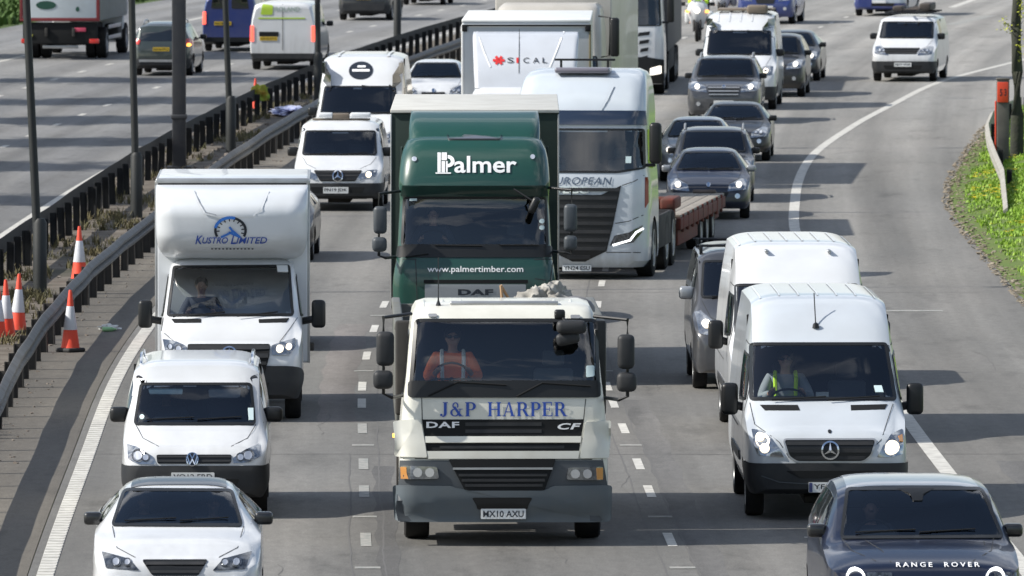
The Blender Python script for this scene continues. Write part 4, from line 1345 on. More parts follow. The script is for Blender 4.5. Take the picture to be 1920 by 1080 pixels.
lv = [(2.20, .86, 1.95, .30, 2.3, .10), (2.26, .98, 1.66, .38, 2.3, .12), (2.38, 1.05, 1.36, .40, 2.3, .14), (2.6, 1.08, 1.16, .36, 2.3, .14), (2.9, 1.085, 1.12, .30, 2.3, .12), (3.1, 1.085, 1.26, .25, 2.3, .10), (3.22, 1.085, 1.5, .20, 2.3, .06), (3.28, 1.085, 1.85, .1, 2.3, .02)]
N_ = zloft(lv, q.t, 2.3, .06, 8, 7)
N_.strokes('nose_recess_edge', [Z.P((255, 145), (275, 190), (300, 232), (345, 244), (490, 243), (525, 215), (552, 148))], .022, WHITE_BOX, r, 'F', .012)
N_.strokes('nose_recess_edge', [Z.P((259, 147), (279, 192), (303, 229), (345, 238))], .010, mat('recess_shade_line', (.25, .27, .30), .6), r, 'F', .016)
def arcp(cx, cy, rx, ry, a0, a1, n=18): return [(cx+rx*math.cos(R(a0+(a1-a0)*k/n)), cy+ry*math.sin(R(a0+(a1-a0)*k/n))) for k in range(n+1)]
cu, cv = Z(402, 300); rx, ry = 60*.47222/q.s, 50*.47222/q.s
lo = N_.strokes('speedometer_logo', [arcp(cu, cv, rx, ry, -25, 205, 24)], .035, LETN, r, 'F', .012)
N_.strokes('speedometer_arc', [arcp(cu, cv, rx*1.02, ry*1.02, 75, 165, 10)], .04, mat('bright_blue_print', (.03, .16, .55), .4), lo, 'F', .016)
tk = []
for a in range(-15, 200, 22): tk.append([(cu+rx*.74*math.cos(R(a)), cv+ry*.74*math.sin(R(a))), (cu+rx*.9*math.cos(R(a)), cv+ry*.9*math.sin(R(a)))])
for P in tk: N_.strokes('speedometer_tick', [P], .016, LETN, lo, 'F', .014)
N_.strokes('speedometer_needle', [[(cu-rx*.05, cv+ry*.25), (cu+rx*.12, cv+.0), (cu+rx*.55, cv-ry*.42)], [(cu-rx*.6, cv-ry*.5), (cu+rx*.15, cv-ry*.1)], [(cu-.02, cv-ry*.15), (cu+rx*.62, cv-ry*.5)]], .03, MATS['bright_blue_print'], lo, 'F', .018)
B1 = (Z(262, 0)[0], Z(545, 0)[0], Z(0, 350)[1], Z(0, 320)[1])
def smallcaps(Bd, txt_parts, m, parent, off):
    for (t_, x0, x1, y0, y1) in txt_parts:
        Bd.text('owner_lettering', t_, (Z(x0, 0)[0], Z(x1, 0)[0], Z(0, y0)[1], Z(0, y1)[1]), m, parent, 'F', off, bold=.012, shear=.28)
smallcaps(N_, [('K', 262, 292, 352, 319), ('USTRO', 290, 392, 350, 326), ('L', 402, 424, 352, 319), ('IMITED', 424, 547, 350, 326)], LETB, r, .014)
N_.text('slogan_lettering', '~ removals & courier ~' if False else '- - - - - - - - - - - -', (Z(325, 0)[0], Z(492, 0)[0], Z(0, 373)[1], Z(0, 368)[1]), LETN, r, 'F', .014, bold=.02)
N_.done('nose', WHITE_BOX, r)
mb = MB(); mb.box((0, 4.1, 2.03), (2.17, 4.0, 2.62), .03)
mb.build('box_body', WHITE_BOX, r)
MB().box((0, 2.05, 3.32), (2.19, .12, .10), .02).build('top_rail', ALU, r)
MB().box((0, 1.985, 3.29), (2.12, .03, .02)).build('top_seal', MATTE, r)
for s in (-1, 1): MB().box((s*1.085, 2.14, 2.02), (.05, .07, 2.6), .01).box((s*1.085, 4.1, 3.30), (.05, 4.0, .06), .01).build('corner_rail', ALU, r)
MB().box((0, 3.5, .62), (1.4, 4.2, .2), .02).build('chassis', CHASSIS, r)
MB().box((1.12, 2.2, .95), (.1, .12, .12), .02).build('side_marker', CHASSIS, r)
for y in (.98, 4.6):
    for s in (-1, 1): wheel(r, s*(.99-.12), y, .345, .225, s)
place(r, q.X, q.D)
person('driver of the white box van with the rounded nose', inside(luton, (-.44, 1.88, 1.16), 0, 1.0), DENIM, shades=False)

# ---- white van with light bar, and the high-roof van with round black badge
q = Px(633, 396)
def citan(r, B, g, gr):
    star_logo(B, gr, 0.0, .72, .11, off=.04)
    for x, w_ in ((-.33, .30), (.40, .42)): MB().box((x, 1.9, 1.92), (w_, .26, .10), .03).build('light_bar', mat('clear_beacon_lens', (.72, .74, .76), .2, coat=1), r)
    MB().box((-.01, 1.9, 1.89), (.36, .24, .13), .03).box((0, 1.9, 1.83), (1.2, .12, .04), .01).build('beacon_base', mat('brown_grey_plastic', (.16, .13, .10), .6), r)
auto('beacon_van', 'white small van with a light bar on its roof, beyond the rounded-nose box van', 'van', q,
     (4.35, .915, 1.82, 1.08, .86, .80, 1.42, 1.68, 1.62), WHITE, van=True, lamps=[[(.42, .64), (.78, .72), (.80, .86), (.62, .84), (.44, .76)], mir([(.42, .64), (.78, .72), (.80, .86), (.62, .84), (.44, .76)])],
     lit=LITW, glights=[(.02, -.01, .06)], grille=[(-.50, .84), (.50, .84), (.36, .62), (-.36, .62)], bumper=.58, platebox=(-.30, .22, .37, .50), platetxt='PN19 JDK', wr=.32, extra=citan, step=.12)
q = Px(672, 345)
def transit(r, B, g, gr):
    u, v = (669-q.cx)/q.s, (q.yf-132)/q.s
    o = B.lay('round_badge', [circ(u, v, .265, .195, 24)], LETN, r, 'F', .012, .12)
    B.text('badge_lettering', 'ZUSO', (u-.10, u+.11, v+.04, v+.10), LETW, o, 'F', .018) if False else None
    B.lay('badge_stripe', [[(u-.19, v-.03), (u+.19, v-.03), (u+.19, v+.02), (u-.19, v+.02)]], LETW, o, 'F', .02, .2)
    B.lay('badge_stripe', [[(u-.08, v+.06), (u+.10, v+.06), (u+.10, v+.10), (u-.08, v+.10)]], LETW, o, 'F', .02, .2)
    for x in (-.55, .55): B.strokes('roof_rib', [[(x, 2.6), (x, 5.2)]], .06, WHITE_BOX, r, 'T', .02)
auto('panel_van', 'white high-roof van with a round black badge above its windscreen', 'van', q,
     (5.6, 1.0, 2.76, 1.44, 1.05, .90, 1.62, 2.75, 2.12), WHITE, van=True, bumper=.6, screen=[((a-q.cx)/q.s, (q.yf-b)/q.s) for a, b in ((602, 161), (736, 161), (741, 213), (596, 213))],
     platebox=False, wr=.34, extra=transit, step=.14)
q = Px(812, 225)
auto('small_car', 'white compact car between the badged white van and the grey-fronted box lorry', 'car', q,
     (3.9, .86, 1.50, 1.02, .78, .92, 1.6, 3.1, 'hatch'), WHITE, lit=None, step=.14, platebox=False)

# ---- silver van with roof bars, behind the two white vans on the right
q = Px(1424, 735)
def trafic(r, B, g, gr):
    for y in (2.2, 4.3):
        mb = MB().tube([(-.86, y, 2.06), (.86, y, 2.06)], .02, 8)
        for s in (-1, 1): mb.box((s*.80, y, 2.0), (.05, .08, .14), .01)
        mb.build('roof_bar', BLACK, r)
auto('silver_van', 'silver-grey van with roof bars half hidden behind the white vans of the right lane', 'van', q,
     (4.95, .97, 2.02, 1.29, .98, .95, 1.66, 1.95, 1.86), GREYSIL, van=True, bumper=None, lit=LITW, lamps=[[(.50, .78), (.88, .86), (.93, 1.18), (.84, 1.20), (.60, .98)], mir([(.50, .78), (.88, .86), (.93, 1.18), (.84, 1.20), (.60, .98)])],
     housing=LAMPB, mirm=SILVER, wr=.33, extra=trafic, step=.1, platetxt='GL66 XPK')

# ---- dark blue luxury off-roader, bottom right
q = Px(1738, 1262); Z = Px(1738, 1262, 1480, 850, .22917)
def rover(r, B, g, gr):
    u0, u1 = Z(888, 0)[0], Z(1572, 0)[0]
    B.text('bonnet_lettering', 'RANGE  ROVER', (u0, u1, Z(0, 944)[1], Z(0, 908)[1]), LETW, r, 'F', .012, bold=.01, space=1.5)
    for s in (-1, 1):
        o = B.ring('running_lamp', circ(s*.72, Z(0, 1035)[1], .10, n=20), circ(s*.72, Z(0, 1035)[1], .083, n=20), DRL, r, 'F', .03, .3)
    B.lay('camera_housing', [roundp(Z.P((985, 300), (1300, 300), (1200, 345), (1190, 400), (1110, 400), (1100, 345)), .02)], BLACK, g, 'F', .014, .3)
    for P in (Z.P((690, 720), (790, 800), (850, 900)), Z.P((1665, 730), (1640, 830))): B.strokes('bonnet_crease', [P], .009, SEAM, r, 'F', .003)
rov = auto('off_roader', 'dark blue off-roader with a silver roof at the bottom right corner', 'car', q,
     (4.85, 1.0, 1.80, 1.262, 1.12, 1.28, 2.12, 4.2, 'suv'), NAVY,
     screen=Z.P((575, 288), (1697, 288), (1842, 708), (488, 714)), roof=SILVER, mirm=BLACKP, housing=LAMPD, wr=.38, platebox=False, extra=rover, grille=[(-.5, .98), (.5, .98), (.48, .84), (-.48, .84)], lamps=[Z.P((1690, 985), (1880, 985), (1880, 1090), (1700, 1090)), Z.P((640, 985), (850, 985), (850, 1090), (650, 1090))], glights=[(0, 0, .04)])
person('driver of the dark blue off-roader', inside(rov, (-.44, 2.30, .84), 0, 1.0), DENIM, shades=False)

# ================================================================ green timber lorry
q = Px(889, 725); Z = Px(889, 725, 660, 160, .4074)
r = palmer = thing('curtain_lorry', 'dark green lorry with white lettering behind the white tipper lorry', 'lorry')
lv = [(.35, 1.20, .10, .18, 2.2, .05), (.6, 1.22, .0, .18, 2.2, .06), (1.5, 1.22, .0, .18, 2.2, .06), (1.75, 1.19, .03, .17, 2.2, .05), (1.92, 1.16, .08, .17, 2.2, .05), (2.4, 1.13, .20, .16, 2.2, .05), (2.78, 1.115, .31, .16, 2.2, .05),
      (2.88, 1.12, .30, .18, 2.2, .05), (2.98, 1.13, .22, .22, 2.2, .06), (3.25, 1.115, .30, .26, 2.2, .07), (3.5, 1.07, .46, .28, 2.2, .07), (3.64, 1.0, .62, .30, 2.15, .06), (3.70, .88, .85, .3, 2.0, .05)]
B = zloft(lv, q.t, 2.2, .10)
for ax in 'LR': B.cut([(u, max(.3, v)) for u, v in circ(1.42, .50, .60, n=16)], ax, lambda c: abs(c.x) > .8)
g = B.screen('windscreen', Z.P((236, 512), (893, 512), (903, 742), (226, 742)), .03, r, 'F', .06)
B.lay('scuttle_panel', [roundp(Z.P((212, 738), (918, 738), (922, 792), (204, 792)), .04)], BLACK, r, 'F', .014, .15)
B.lay('sun_visor', [roundp(Z.P((238, 462), (885, 462), (893, 508), (232, 508)), .02)], mat('dark_green_visor', (.006, .03, .022), .3, coat=.6), r, 'F', .05, .15)
for ax in 'LR': B.lay('side_window', [roundp([(.62, 1.95), (.72, 2.62), (1.5, 2.62), (1.5, 1.85)], .05)], DGLASS, r, ax, .006, .3)
# the name: a double-stemmed P and the rest
def pbox(x0, x1, y0, y1): return (Z(x0, 0)[0], Z(x1, 0)[0], Z(0, y1)[1], Z(0, y0)[1])
B.text('name_lettering', 'almer', pbox(470, 757, 326, 403), LETW, r, 'F', .014, bold=.018)
x0, y0 = Z(385, 0)[0], Z(0, 405)[1]
def zz_(x, y): return Z(x, y)
ps = [Z.P((393, 310), (408, 310), (408, 400), (393, 400)), Z.P((412, 310), (436, 310), (436, 345), (412, 345)), Z.P((412, 349), (428, 349), (428, 400), (412, 400)), Z.P((432, 349), (440, 349), (440, 400), (432, 400)), Z.P((384, 401), (455, 401), (455, 407), (384, 407))]
c0 = Z(440, 350); rx_, ry_ = 32*.4074/q.s, 28*.4074/q.s
for k in range(12):
    a, b = R(-90+15*k), R(-90+15*(k+1))
    ps.append([(c0[0]+rx_*math.cos(a), c0[1]+ry_*math.sin(a)), (c0[0]+rx_*math.cos(b), c0[1]+ry_*math.sin(b)), (c0[0]+rx_*.45*math.cos(b), c0[1]+ry_*.45*math.sin(b)), (c0[0]+rx_*.45*math.cos(a), c0[1]+ry_*.45*math.sin(a))])
B.lay('name_initial', ps, LETW, r, 'F', .014, .2, skirt=False)
B.text('web_lettering', 'www.palmertimber.com', pbox(347, 788, 832, 868), LETW, r, 'F', .012, bold=.008)
B.lay('vent_slot', [Z.P((330, 895), (810, 895), (810, 912), (330, 912))], MATTE, r, 'F', .008)
bn = B.lay('silver_panel', [roundp(Z.P((335, 916), (800, 916), (800, 978), (335, 978)), .02)], SILVER, r, 'F', .018)
B.text('maker_lettering', 'DAF', pbox(488, 650, 938, 966), LETN, bn, 'F', .024, bold=.05, space=1.1)
for P in (Z.P((205, 800), (292, 800), (300, 1010), (225, 1010)), Z.P((838, 800), (925, 800), (912, 900), (842, 890))):
    B.strokes('panel_seam', [P], .012, SEAM, r, 'F', .006)
B.lay('headlight_unit', [roundp([(-1.16, .72), (-.75, .72), (-.72, 1.0), (-1.16, 1.05)], .04)], LAMPB, r, 'F', .02)
B.lay('headlight_unit', [roundp([(1.16, .72), (.75, .72), (.72, 1.0), (1.16, 1.05)], .04)], LAMPB, r, 'F', .02)
B.lay('bumper', [[(-1.22, .40), (1.22, .40), (1.22, .70), (-1.22, .70)]], BUMPER_L, r, 'F', .03)
for x, y in ((287, 340), (830, 330)): B.lay('spot_lamp', [circ(*Z(x, y), .035, n=12)], CHROME, r, 'F', .02, .3)
B.lay('roof_lamp_bar', [roundp(Z.P((435, 224), (685, 224), (682, 252), (440, 252)), .03)], mat('grey_smoked_visor', (.10, .10, .11), .3, coat=.5), r, 'F', .03, .15)
for a, b in (((350, 775), (245, 790)), ((380, 735), (600, 738)), ((680, 735), (860, 735))):
    pa, _ = B.hit(*Z(*a), 'F'); pb, _ = B.hit(*Z(*b), 'F'); MB().tube([pa+Vector((0, -.03, .0)), pb+Vector((0, -.03, .0))], .011, 5).build('wiper', MATTE, r)
for (x, y) in ((873, 625), (873, 655)): B.lay('windscreen_sticker', [circ(*Z(x, y), .035, n=12)], STICK, g, 'F', .018, .3)
B.lay('windscreen_sticker', [Z.P((265, 519), (298, 519), (298, 531), (265, 531))], STICK, g, 'F', .018, .3)
mb = MB(); u, v = Z(838, 535); mb.tube([(Z(745, 0)[0], .14, Z(0, 478)[1]), (u, .0, v)], .014, 6); mb.box((u, -.02, v-.05), (.12, .14, .26), .05, Matrix.Rotation(R(25), 3, 'Y')); mb.build('front_mirror', BLACK, r)
mirror_pair(r, -1, Z, (98, 160, 555, 682), (92, 160, 697, 765), (Z(222, 0)[0], Z(0, 492)[1]), (Z(205, 0)[0], Z(0, 795)[1]), BUMPER_M)
mirror_pair(r, 1, Z, (975, 1036, 545, 672), (975, 1036, 690, 758), (Z(895, 0)[0], Z(0, 475)[1]), (Z(925, 0)[0], Z(0, 770)[1]), BUMPER_M)
B.done('cab', GREEN, r)
lv = [(3.52, .96, .78, .25, 2.2, .05), (3.66, .985, .92, .2, 2.2, .05), (3.78, .985, 1.08, .18, 2.2, .05), (3.93, .975, 1.40, .16, 2.2, .05), (4.04, .955, 1.85, .14, 2.25, .03)]
D_ = zloft(lv, q.t, 2.2, .04); D_.done('roof_deflector', GREEN, r)
for s in (-1, 1): MB().box((s*1.10, 2.15, 2.2), (.03, .5, 2.6), .01).build('side_fairing', GREEN_CURTAIN, r)
dashboard(r, 1.1, .22, .62, 2.0); bulkhead(r, 1.14, 2.1, 1.2, 3.4); seats(r, 1.1, 1.25, 1.55, (-.62, .62)); steering(r, -.62, .75, 2.1, .23, 28)
mb = MB().box((0, 6.05, 2.51), (2.55, 6.9, 2.97), .02); mb.build('curtain_body', GREEN_CURTAIN, r)
MB().box((0, 6.05, 4.02), (2.56, 6.95, .055), .01).build('roof_sheet', ROOF_SHEET, r)
for s in (-1, 1): MB().box((s*1.268, 2.62, 2.5), (.025, .06, 2.95), .01).build('corner_post', ALU, r)
truck_chassis(r, 9.4, 1.2, (1.42, 6.4, 7.7), .50, 1.6)
place(r, q.X, q.D, .0)
person('driver of the dark green lorry', inside(palmer, (-.62, 1.1, 1.84), 0, 1.0), DENIM, shades=False)

# ================================================================ white tractor unit with red low-loader, pulling across
q = Px(1085, 525); Z = Px(1085, 525, 940, 110, .41667)
PALE = paint('pale_blue_white_paint', (.50, .55, .60), coat=.9, dirt=.08)
r = iveco = thing('low_loader_lorry', 'white lorry with a black grille pulling a rusty low-loader, beside the green lorry', 'lorry')
lv = [(.22, 1.12, .16, .34, 2.3, .10), (.34, 1.22, .04, .36, 2.3, .11), (.55, 1.235, .0, .36, 2.3, .12), (1.2, 1.235, .0, .36, 2.3, .12), (1.75, 1.22, .02, .34, 2.3, .12), (1.95, 1.20, .06, .32, 2.3, .11),
      (2.65, 1.17, .18, .30, 2.3, .10), (2.95, 1.17, .24, .30, 2.3, .10), (3.25, 1.15, .40, .34, 2.3, .12), (3.52, 1.11, .70, .36, 2.3, .13), (3.68, 1.03, 1.05, .36, 2.28, .12), (3.74, .90, 1.35, .34, 2.2, .1)]
B = zloft(lv, q.t, 2.3, .09, 7, 7)
for ax in 'LR': B.cut([(u, max(.24, v)) for u, v in circ(1.42, .50, .60, n=16)], ax, lambda c: abs(c.x) > .8)
g = B.screen('windscreen', [(-1.14, 2.72), (1.14, 2.72), (1.17, 2.0), (.7, 1.92), (-.7, 1.92), (-1.17, 2.0)], .035, r, 'F', .05)
B.lay('sun_visor', [[(-1.13, 3.03), (1.13, 3.03), (1.15, 2.78), (-1.15, 2.78)]], mat('dark_blue_visor', (.015, .025, .05), .2, coat=1), r, 'F', .04, .12)
def ib(x0, x1, y0, y1): return (Z(x0, 0)[0], Z(x1, 0)[0], Z(0, y1)[1], Z(0, y0)[1])
B.text('name_lettering', 'EUROPEAN', ib(212, 498, 532, 566), mat('grey_blue_lettering', (.07, .10, .15), .4), r, 'F', .012, bold=.01, shear=.2, space=1.1)
B.text('maker_lettering', 'IVECO', ib(225, 398, 574, 606), CHROME, r, 'F', .02, bold=.04)
gp = [(-.74, 1.70), (-.4, 1.53), (.4, 1.53), (.76, 1.70), (.62, 1.0), (.50, .52), (.12, .34), (-.12, .34), (-.50, .52), (-.62, 1.0)]
gr = B.lay('grille', [gp], BLACK, r, 'F', .014, .1)
bars(B, gr, gp, 9, BUMPER, off=.03, ratio=.4)
for s in (1, -1):
    P = [(s*a, b) for a, b in ((.56, .62), (.64, .80), (.90, .86), (1.13, .99), (1.12, .86), (.98, .68))]
    o = lampset(B, r, ccw(P), [], housing=LAMPD, off=.012)
    B.strokes('running_lamp', [[(s*.62, .63), (s*.92, .72), (s*1.02, .86), (s*1.13, .93)]], .035, DRL, o, 'F', .022)
    B.strokes('panel_seam', [[(s*.66, 1.02), (s*.9, 1.06), (s*1.14, 1.17)], [(s*.78, 1.7), (s*1.0, 1.78), (s*1.15, 1.88)], [(s*.5, .5), (s*1.1, .50)]], .014, SEAM, r, 'F', .006)
    B.lay('marker', [[(s*1.17, 1.3), (s*1.22, 1.4), (s*1.21, 1.85), (s*1.17, 1.85)] if s > 0 else [(-1.22, 1.4), (-1.17, 1.3), (-1.17, 1.85), (-1.21, 1.85)]], mat('dark_red_reflector', (.25, .03, .02), .4), r, 'F', .012)
plate(B, r, (-.30, .22, .16, .27), 'YN24 ESU', off=.03)
B.strokes('roof_crease', [[(.56, 3.46), (.48, 3.25), (.36, 3.04)]], .035, PALE, r, 'F', .02)
MB().box((-.02, 1.05, 3.73), (1.0, .45, .10), .04).build('roof_hatch', mat('smoked_grey_hatch', (.16, .15, .18), .3, coat=.6), r)
MB().box((-.02, 1.35, 3.91), (1.1, .04, .04), .01).box((-.45, 1.35, 3.83), (.04, .04, .15)).box((.4, 1.35, 3.83), (.04, .04, .15)).build('horn_bar', BLACK, r)
B.lay('windscreen_sticker', [[(.83, 2.1), (.93, 2.1), (.93, 2.22), (.83, 2.22)]], STICK, g, 'F', .02, .3)
for s in (-1, 1):
    MB().box((s*1.36, .25, 2.45), (.22, .16, .74), .07).box((s*1.25, .4, 2.05), (.2, .08, .06), .02).build('wing_mirror', BLACK, r)
    B.lay('side_window', [roundp([(.60, 2.0), (.68, 2.68), (1.5, 2.68), (1.5, 1.95)], .05)], DGLASS, r, 'L' if s < 0 else 'R', .006, .3)
    MB().box((s*1.2, 3.6, .75), (.06, 2.4, .6), .02).build('side_skirt', CHASSIS, r)
B.done('cab', PALE, r)
dashboard(r, 1.15, .2, .7, 1.95); bulkhead(r, 1.16, 2.2, 1.2, 3.5); seats(r, 1.1, 1.3, 1.5, (-.62, .62)); steering(r, -.62, .8, 2.05, .23, 28)
truck_chassis(r, 6.6, 1.25, (1.42, 4.0, 5.35), .52, 1.6, z=.85)
TIMB = mat('weathered_deck_timber', (.26, .24, .21), .85, dirt=.6, dirtc=(.13, .11, .09), dscale=5)
mb = MB()
mb.box((0, 5.2, 1.22), (1.2, 2.4, .22), .03).box((0, 6.5, 1.02), (2.3, .4, .4), .05)
for s in (-1, 1):
    mb.box((s*1.2, 11.6, .70), (.10, 9.8, .22), .02).box((s*1.16, 8.9, .50), (.05, 4.2, .42), .02).box((s*1.1, 15.6, .55), (.1, 1.2, .3), .03)
    for k in range(9): mb.box((s*1.23, 7.3+k*1.05, .70), (.06, .12, .34), .02)
mb.box((1.1, 6.2, 1.12), (.28, 1.3, .22), .05).box((-1.1, 6.2, 1.12), (.28, 1.3, .22), .05)
tr = mb.build('trailer_frame', REDRUST, r)
mb = MB()
for k in range(11): mb.box((-1.12+k*.224, 11.7, .84), (.21, 9.6, .05), .006)
mb.build('deck_boards', TIMB, tr)
for s in (-1, 1):
    MB().box((s*.85, 16.75, .80), (.45, .9, .07), .02, Matrix.Rotation(R(-14), 3, 'X')).build('rear_ramp', mat('rusty_grey_steel', (.10, .08, .07), .8, dirt=.6, dirtc=(.16, .13, .12)), tr)
for y in (11.8, 13.1, 14.4):
    for s in (-1, 1): wheel(r, s*1.05, y, .38, .28, s)
place(r, q.X, q.D, R(6.0))

# ================================================================ white lorry with the lettered air deflector, behind the green one
q = Px(984, 455)
def v_(px, py): return ((px-q.cx)/q.s, (q.yf-py)/q.s)
r = thing('box_lorry', 'white box lorry with a lettered grey-white air deflector, behind the green lorry', 'lorry')
lv = [(.35, 1.1, .1, .2, 2.1, .05), (.6, 1.14, .0, .2, 2.1, .06), (1.6, 1.12, .02, .2, 2.1, .06), (2.6, 1.04, .22, .18, 2.1, .05), (2.85, 1.02, .32, .2, 2.1, .06), (2.98, .95, .6, .25, 2.0, .05)]
B = zloft(lv, q.t, 2.1, .12)
g = B.screen('windscreen', [(-.97, 2.86), (.97, 2.86), (1.02, 2.1), (-1.02, 2.1)], .03, r, 'F', .05)
B.lay('bumper', [[(-1.14, .42), (1.14, .42), (1.14, .9), (-1.14, .9)]], BUMPER_L, r, 'F', .03)
B.done('cab', WHITE, r)
bulkhead(r, 1.0, 2.0, 1.2, 2.8); dashboard(r, 1.0, .25, .6, 1.95)
lv = [(2.96, .98, .62, .10, 1.9, .03), (3.3, 1.0, .80, .10, 1.9, .03), (3.7, 1.02, 1.12, .10, 1.95, .03), (3.95, 1.03, 1.45, .10, 2.0, .02), (4.02, 1.02, 1.65, .10, 2.0, .02)]
D_ = zloft(lv, q.t, 2.0, .08)
D_.strokes('deflector_rib', [[v_(893, 60), v_(905, 95), v_(918, 125)], [v_(1055, 60), v_(1042, 95), v_(1030, 125)]], .03, LETW, r, 'F', .012)
D_.strokes('deflector_seam', [[v_(972, 55), v_(972, 137)]], .012, SEAM, r, 'F', .01)
for (t_, a, b, m_) in (('S', 950, 962, LETN), ('I', 967, 971, LETR), ('C', 980, 991, LETN), ('A', 998, 1010, LETN), ('L', 1016, 1025, LETN)):
    D_.text('name_lettering', t_, (v_(a, 0)[0], v_(b, 0)[0], v_(0, 118)[1], v_(0, 108)[1]), m_, r, 'F', .014)
u, v = v_(934, 113)
D_.strokes('red_flower_mark', [[(u+.10*math.cos(R(a)), v+.075*math.sin(R(a))), (u-.10*math.cos(R(a)), v-.075*math.sin(R(a)))] for a in (0, 60, 120)], .05, LETR, r, 'F', .014)
D_.done('air_deflector', paint('light_grey_white_paint', (.52, .55, .60), coat=.7), r)
MB().box((0, 5.7, 2.58), (2.5, 7.0, 3.25), .03).build('box_body', GREY_BOX if False else paint('greyish_white_panel', (.50, .53, .56), dirt=.15, coat=.2), r)
MB().box((0, 5.7, 4.22), (2.52, 7.02, .06), .02).build('box_roof', paint('white_roof_skin', (.74, .75, .74), dirt=.1, coat=.1), r)
MB().box((0, 2.17, 4.13), (2.5, .04, .035)).box((-1.2, 2.17, 4.08), (.1, .05, .13), .01).box((1.2, 2.17, 4.08), (.1, .05, .13), .01).build('roof_seal', MATTE, r)
for s in (-1, 1): MB().box((s*1.245, 2.2, 2.55), (.04, .08, 3.2), .01).build('corner_post', paint('white_roof_skin', (.74, .75, .74)) if s < 0 else mat('olive_brown_trim', (.16, .14, .08), .6), r)
truck_chassis(r, 9.0, 1.2, (1.4, 6.8), .48, 1.6)
place(r, q.X, q.D, R(.8))

# ================================================================ tall pale lorry behind it
D0 = 223; q = Px(960+.74*(HC/D0)/9.5, HC/D0-470)
BEIGE = paint('pale_beige_panel', (.46, .44, .40), dirt=.2, coat=.1)
r = thing('pale_lorry', 'tall pale beige lorry seen behind the lettered box lorry, one black mirror showing', 'lorry')
lv = [(.35, 1.2, .1, .2, 2.2, .05), (.7, 1.24, .0, .2, 2.2, .06), (1.7, 1.23, .02, .2, 2.2, .06), (2.8, 1.18, .2, .2, 2.2, .05), (3.2, 1.17, .3, .25, 2.2, .06), (3.9, 1.1, .7, .3, 2.2, .06), (4.0, 1.0, .9, .3, 2.2, .05)]
B = zloft(lv, q.t, 2.2, .15)
B.screen('windscreen', [(-1.08, 2.9), (1.08, 2.9), (1.13, 2.1), (-1.13, 2.1)], .03, r, 'F', .05)
B.done('cab', BEIGE, r); bulkhead(r, 1.1, 2.1, 1.2, 3.6)
for s in (-1, 1):
    MB().box((s*1.46, .3, 3.30), (.20, .16, .84), .06).tube([(s*1.1, .45, 3.75), (s*1.36, .32, 3.72), (s*1.34, .32, 2.9), (s*1.1, .45, 2.85)], .02, 6).build('wing_mirror', BLACK, r)
MB().box((0, 8.3, 2.65), (2.54, 11.4, 3.25), .03).build('trailer_body', BEIGE, r)
MB().box((0, 8.3, 4.30), (2.56, 11.4, .05), .02).build('trailer_roof', MATS['white_roof_skin'], r)
truck_chassis(r, 14, 1.2, (1.4, 4.6, 10, 11.3, 12.6), .5, 1.6)
place(r, q.X, q.D, R(3.6))
# ================================================================ the queue of cars in the right lanes
def farcar(label, cxl, cxr, yf, dims, colour, phi=None, sc=1.0, name='car', cat='car', lit=LIT, **k):
    """cxl, cxr: left and right edge of the front in the photograph; yf: where its front meets the road"""
    q = Px((cxl+cxr)/2, yf)
    return auto(name, label, cat, q, dims, colour, lit=lit, step=.14, phi=phi, sc=sc, mirm=BLACK if 'mirm' not in k else k.pop('mirm'), **k)
HATCH = (4.35, .90, 1.48, 1.0, .78, 1.0, 1.78, 3.4, 'hatch')
ESTATE = (4.7, .92, 1.62, 1.06, .84, 1.1, 1.85, 4.0, 'suv')
SUV = (4.6, .93, 1.68, 1.12, .92, 1.15, 1.9, 3.9, 'suv')
SALOON = (4.7, .91, 1.43, .98, .76, 1.2, 2.0, 3.3, 'saloon')
G1 = 'cars queueing in the lane right of the low-loader'
farcar('very dark blue hatchback with bright headlamps just behind the low-loader, silver left mirror', 1253, 1404, 412, HATCH, NAVY, R(1.5), sc=.93, group=G1, mirm=SILVER, grille=[(-.45, .60), (.45, .60), (.36, .45), (-.36, .45)], platebox=False)
farcar('dark slate estate car with roof rails behind the dark blue hatchback', 1265, 1410, 380, ESTATE, SLATE, R(1.5), sc=.93, rails=ALU, group=G1)
farcar('silver-grey car half hidden at the left of the dark slate estate car', 1236, 1376, 341, HATCH, SILVER, R(2.0), sc=.92, group=G1)
farcar('black saloon car at the right of the queue, in front of the dark grey off-roader', 1310, 1441, 303, SALOON, BLACKP, R(3.0), sc=.92, group=G1, lit=None, grille=[(-.34, .80), (.34, .80), (.26, .44), (-.26, .44)])
farcar('dark grey off-roader with pale bonnet in front of the tall white van', 1287, 1427, 232, (4.7, .94, 1.70, 1.14, .98, 1.2, 1.95, 4.1, 'suv'), GREYSIL, R(3.0), sc=.98, group=G1, rails=ALU, grille=[(-.42, .98), (.42, .98), (.38, .72), (-.38, .72)], gm=ALU)
farcar('black off-roader with bright headlamps close beside the tall white van', 1380, 1508, 182, SUV, BLACKP, R(4.2), sc=1.0, group=G1)
farcar('dark car with its right mirror standing clear, last of the queue on the right', 1425, 1533, 152, HATCH, SLATE, R(5.0), sc=.96, group=G1)
farcar('dark blue police-type car with bright headlamps at the top of the queue', 1385, 1484, 45, SUV, BLUE, R(7), sc=1.05, rails=None)
# hidden ones of which only a sliver and the shadow shows
farcar('black car hidden behind the rounded-nose box van but for a sliver of its side', 409, 584, 492, HATCH, BLACKP, hdg(192), sc=.97, mirrors=False)
farcar('grey car hidden behind the dark green lorry, only its shadow showing', 850, 1040, 610, HATCH, GREYSIL, -.012, sc=.95, mirrors=False)
farcar('red car hidden close behind the rounded-nose box van, only its shadow showing', 385, 566, 659, HATCH, mat('dull_red_paint', (.25, .02, .02), .3, coat=.8), -.01, sc=.95, mirrors=False)
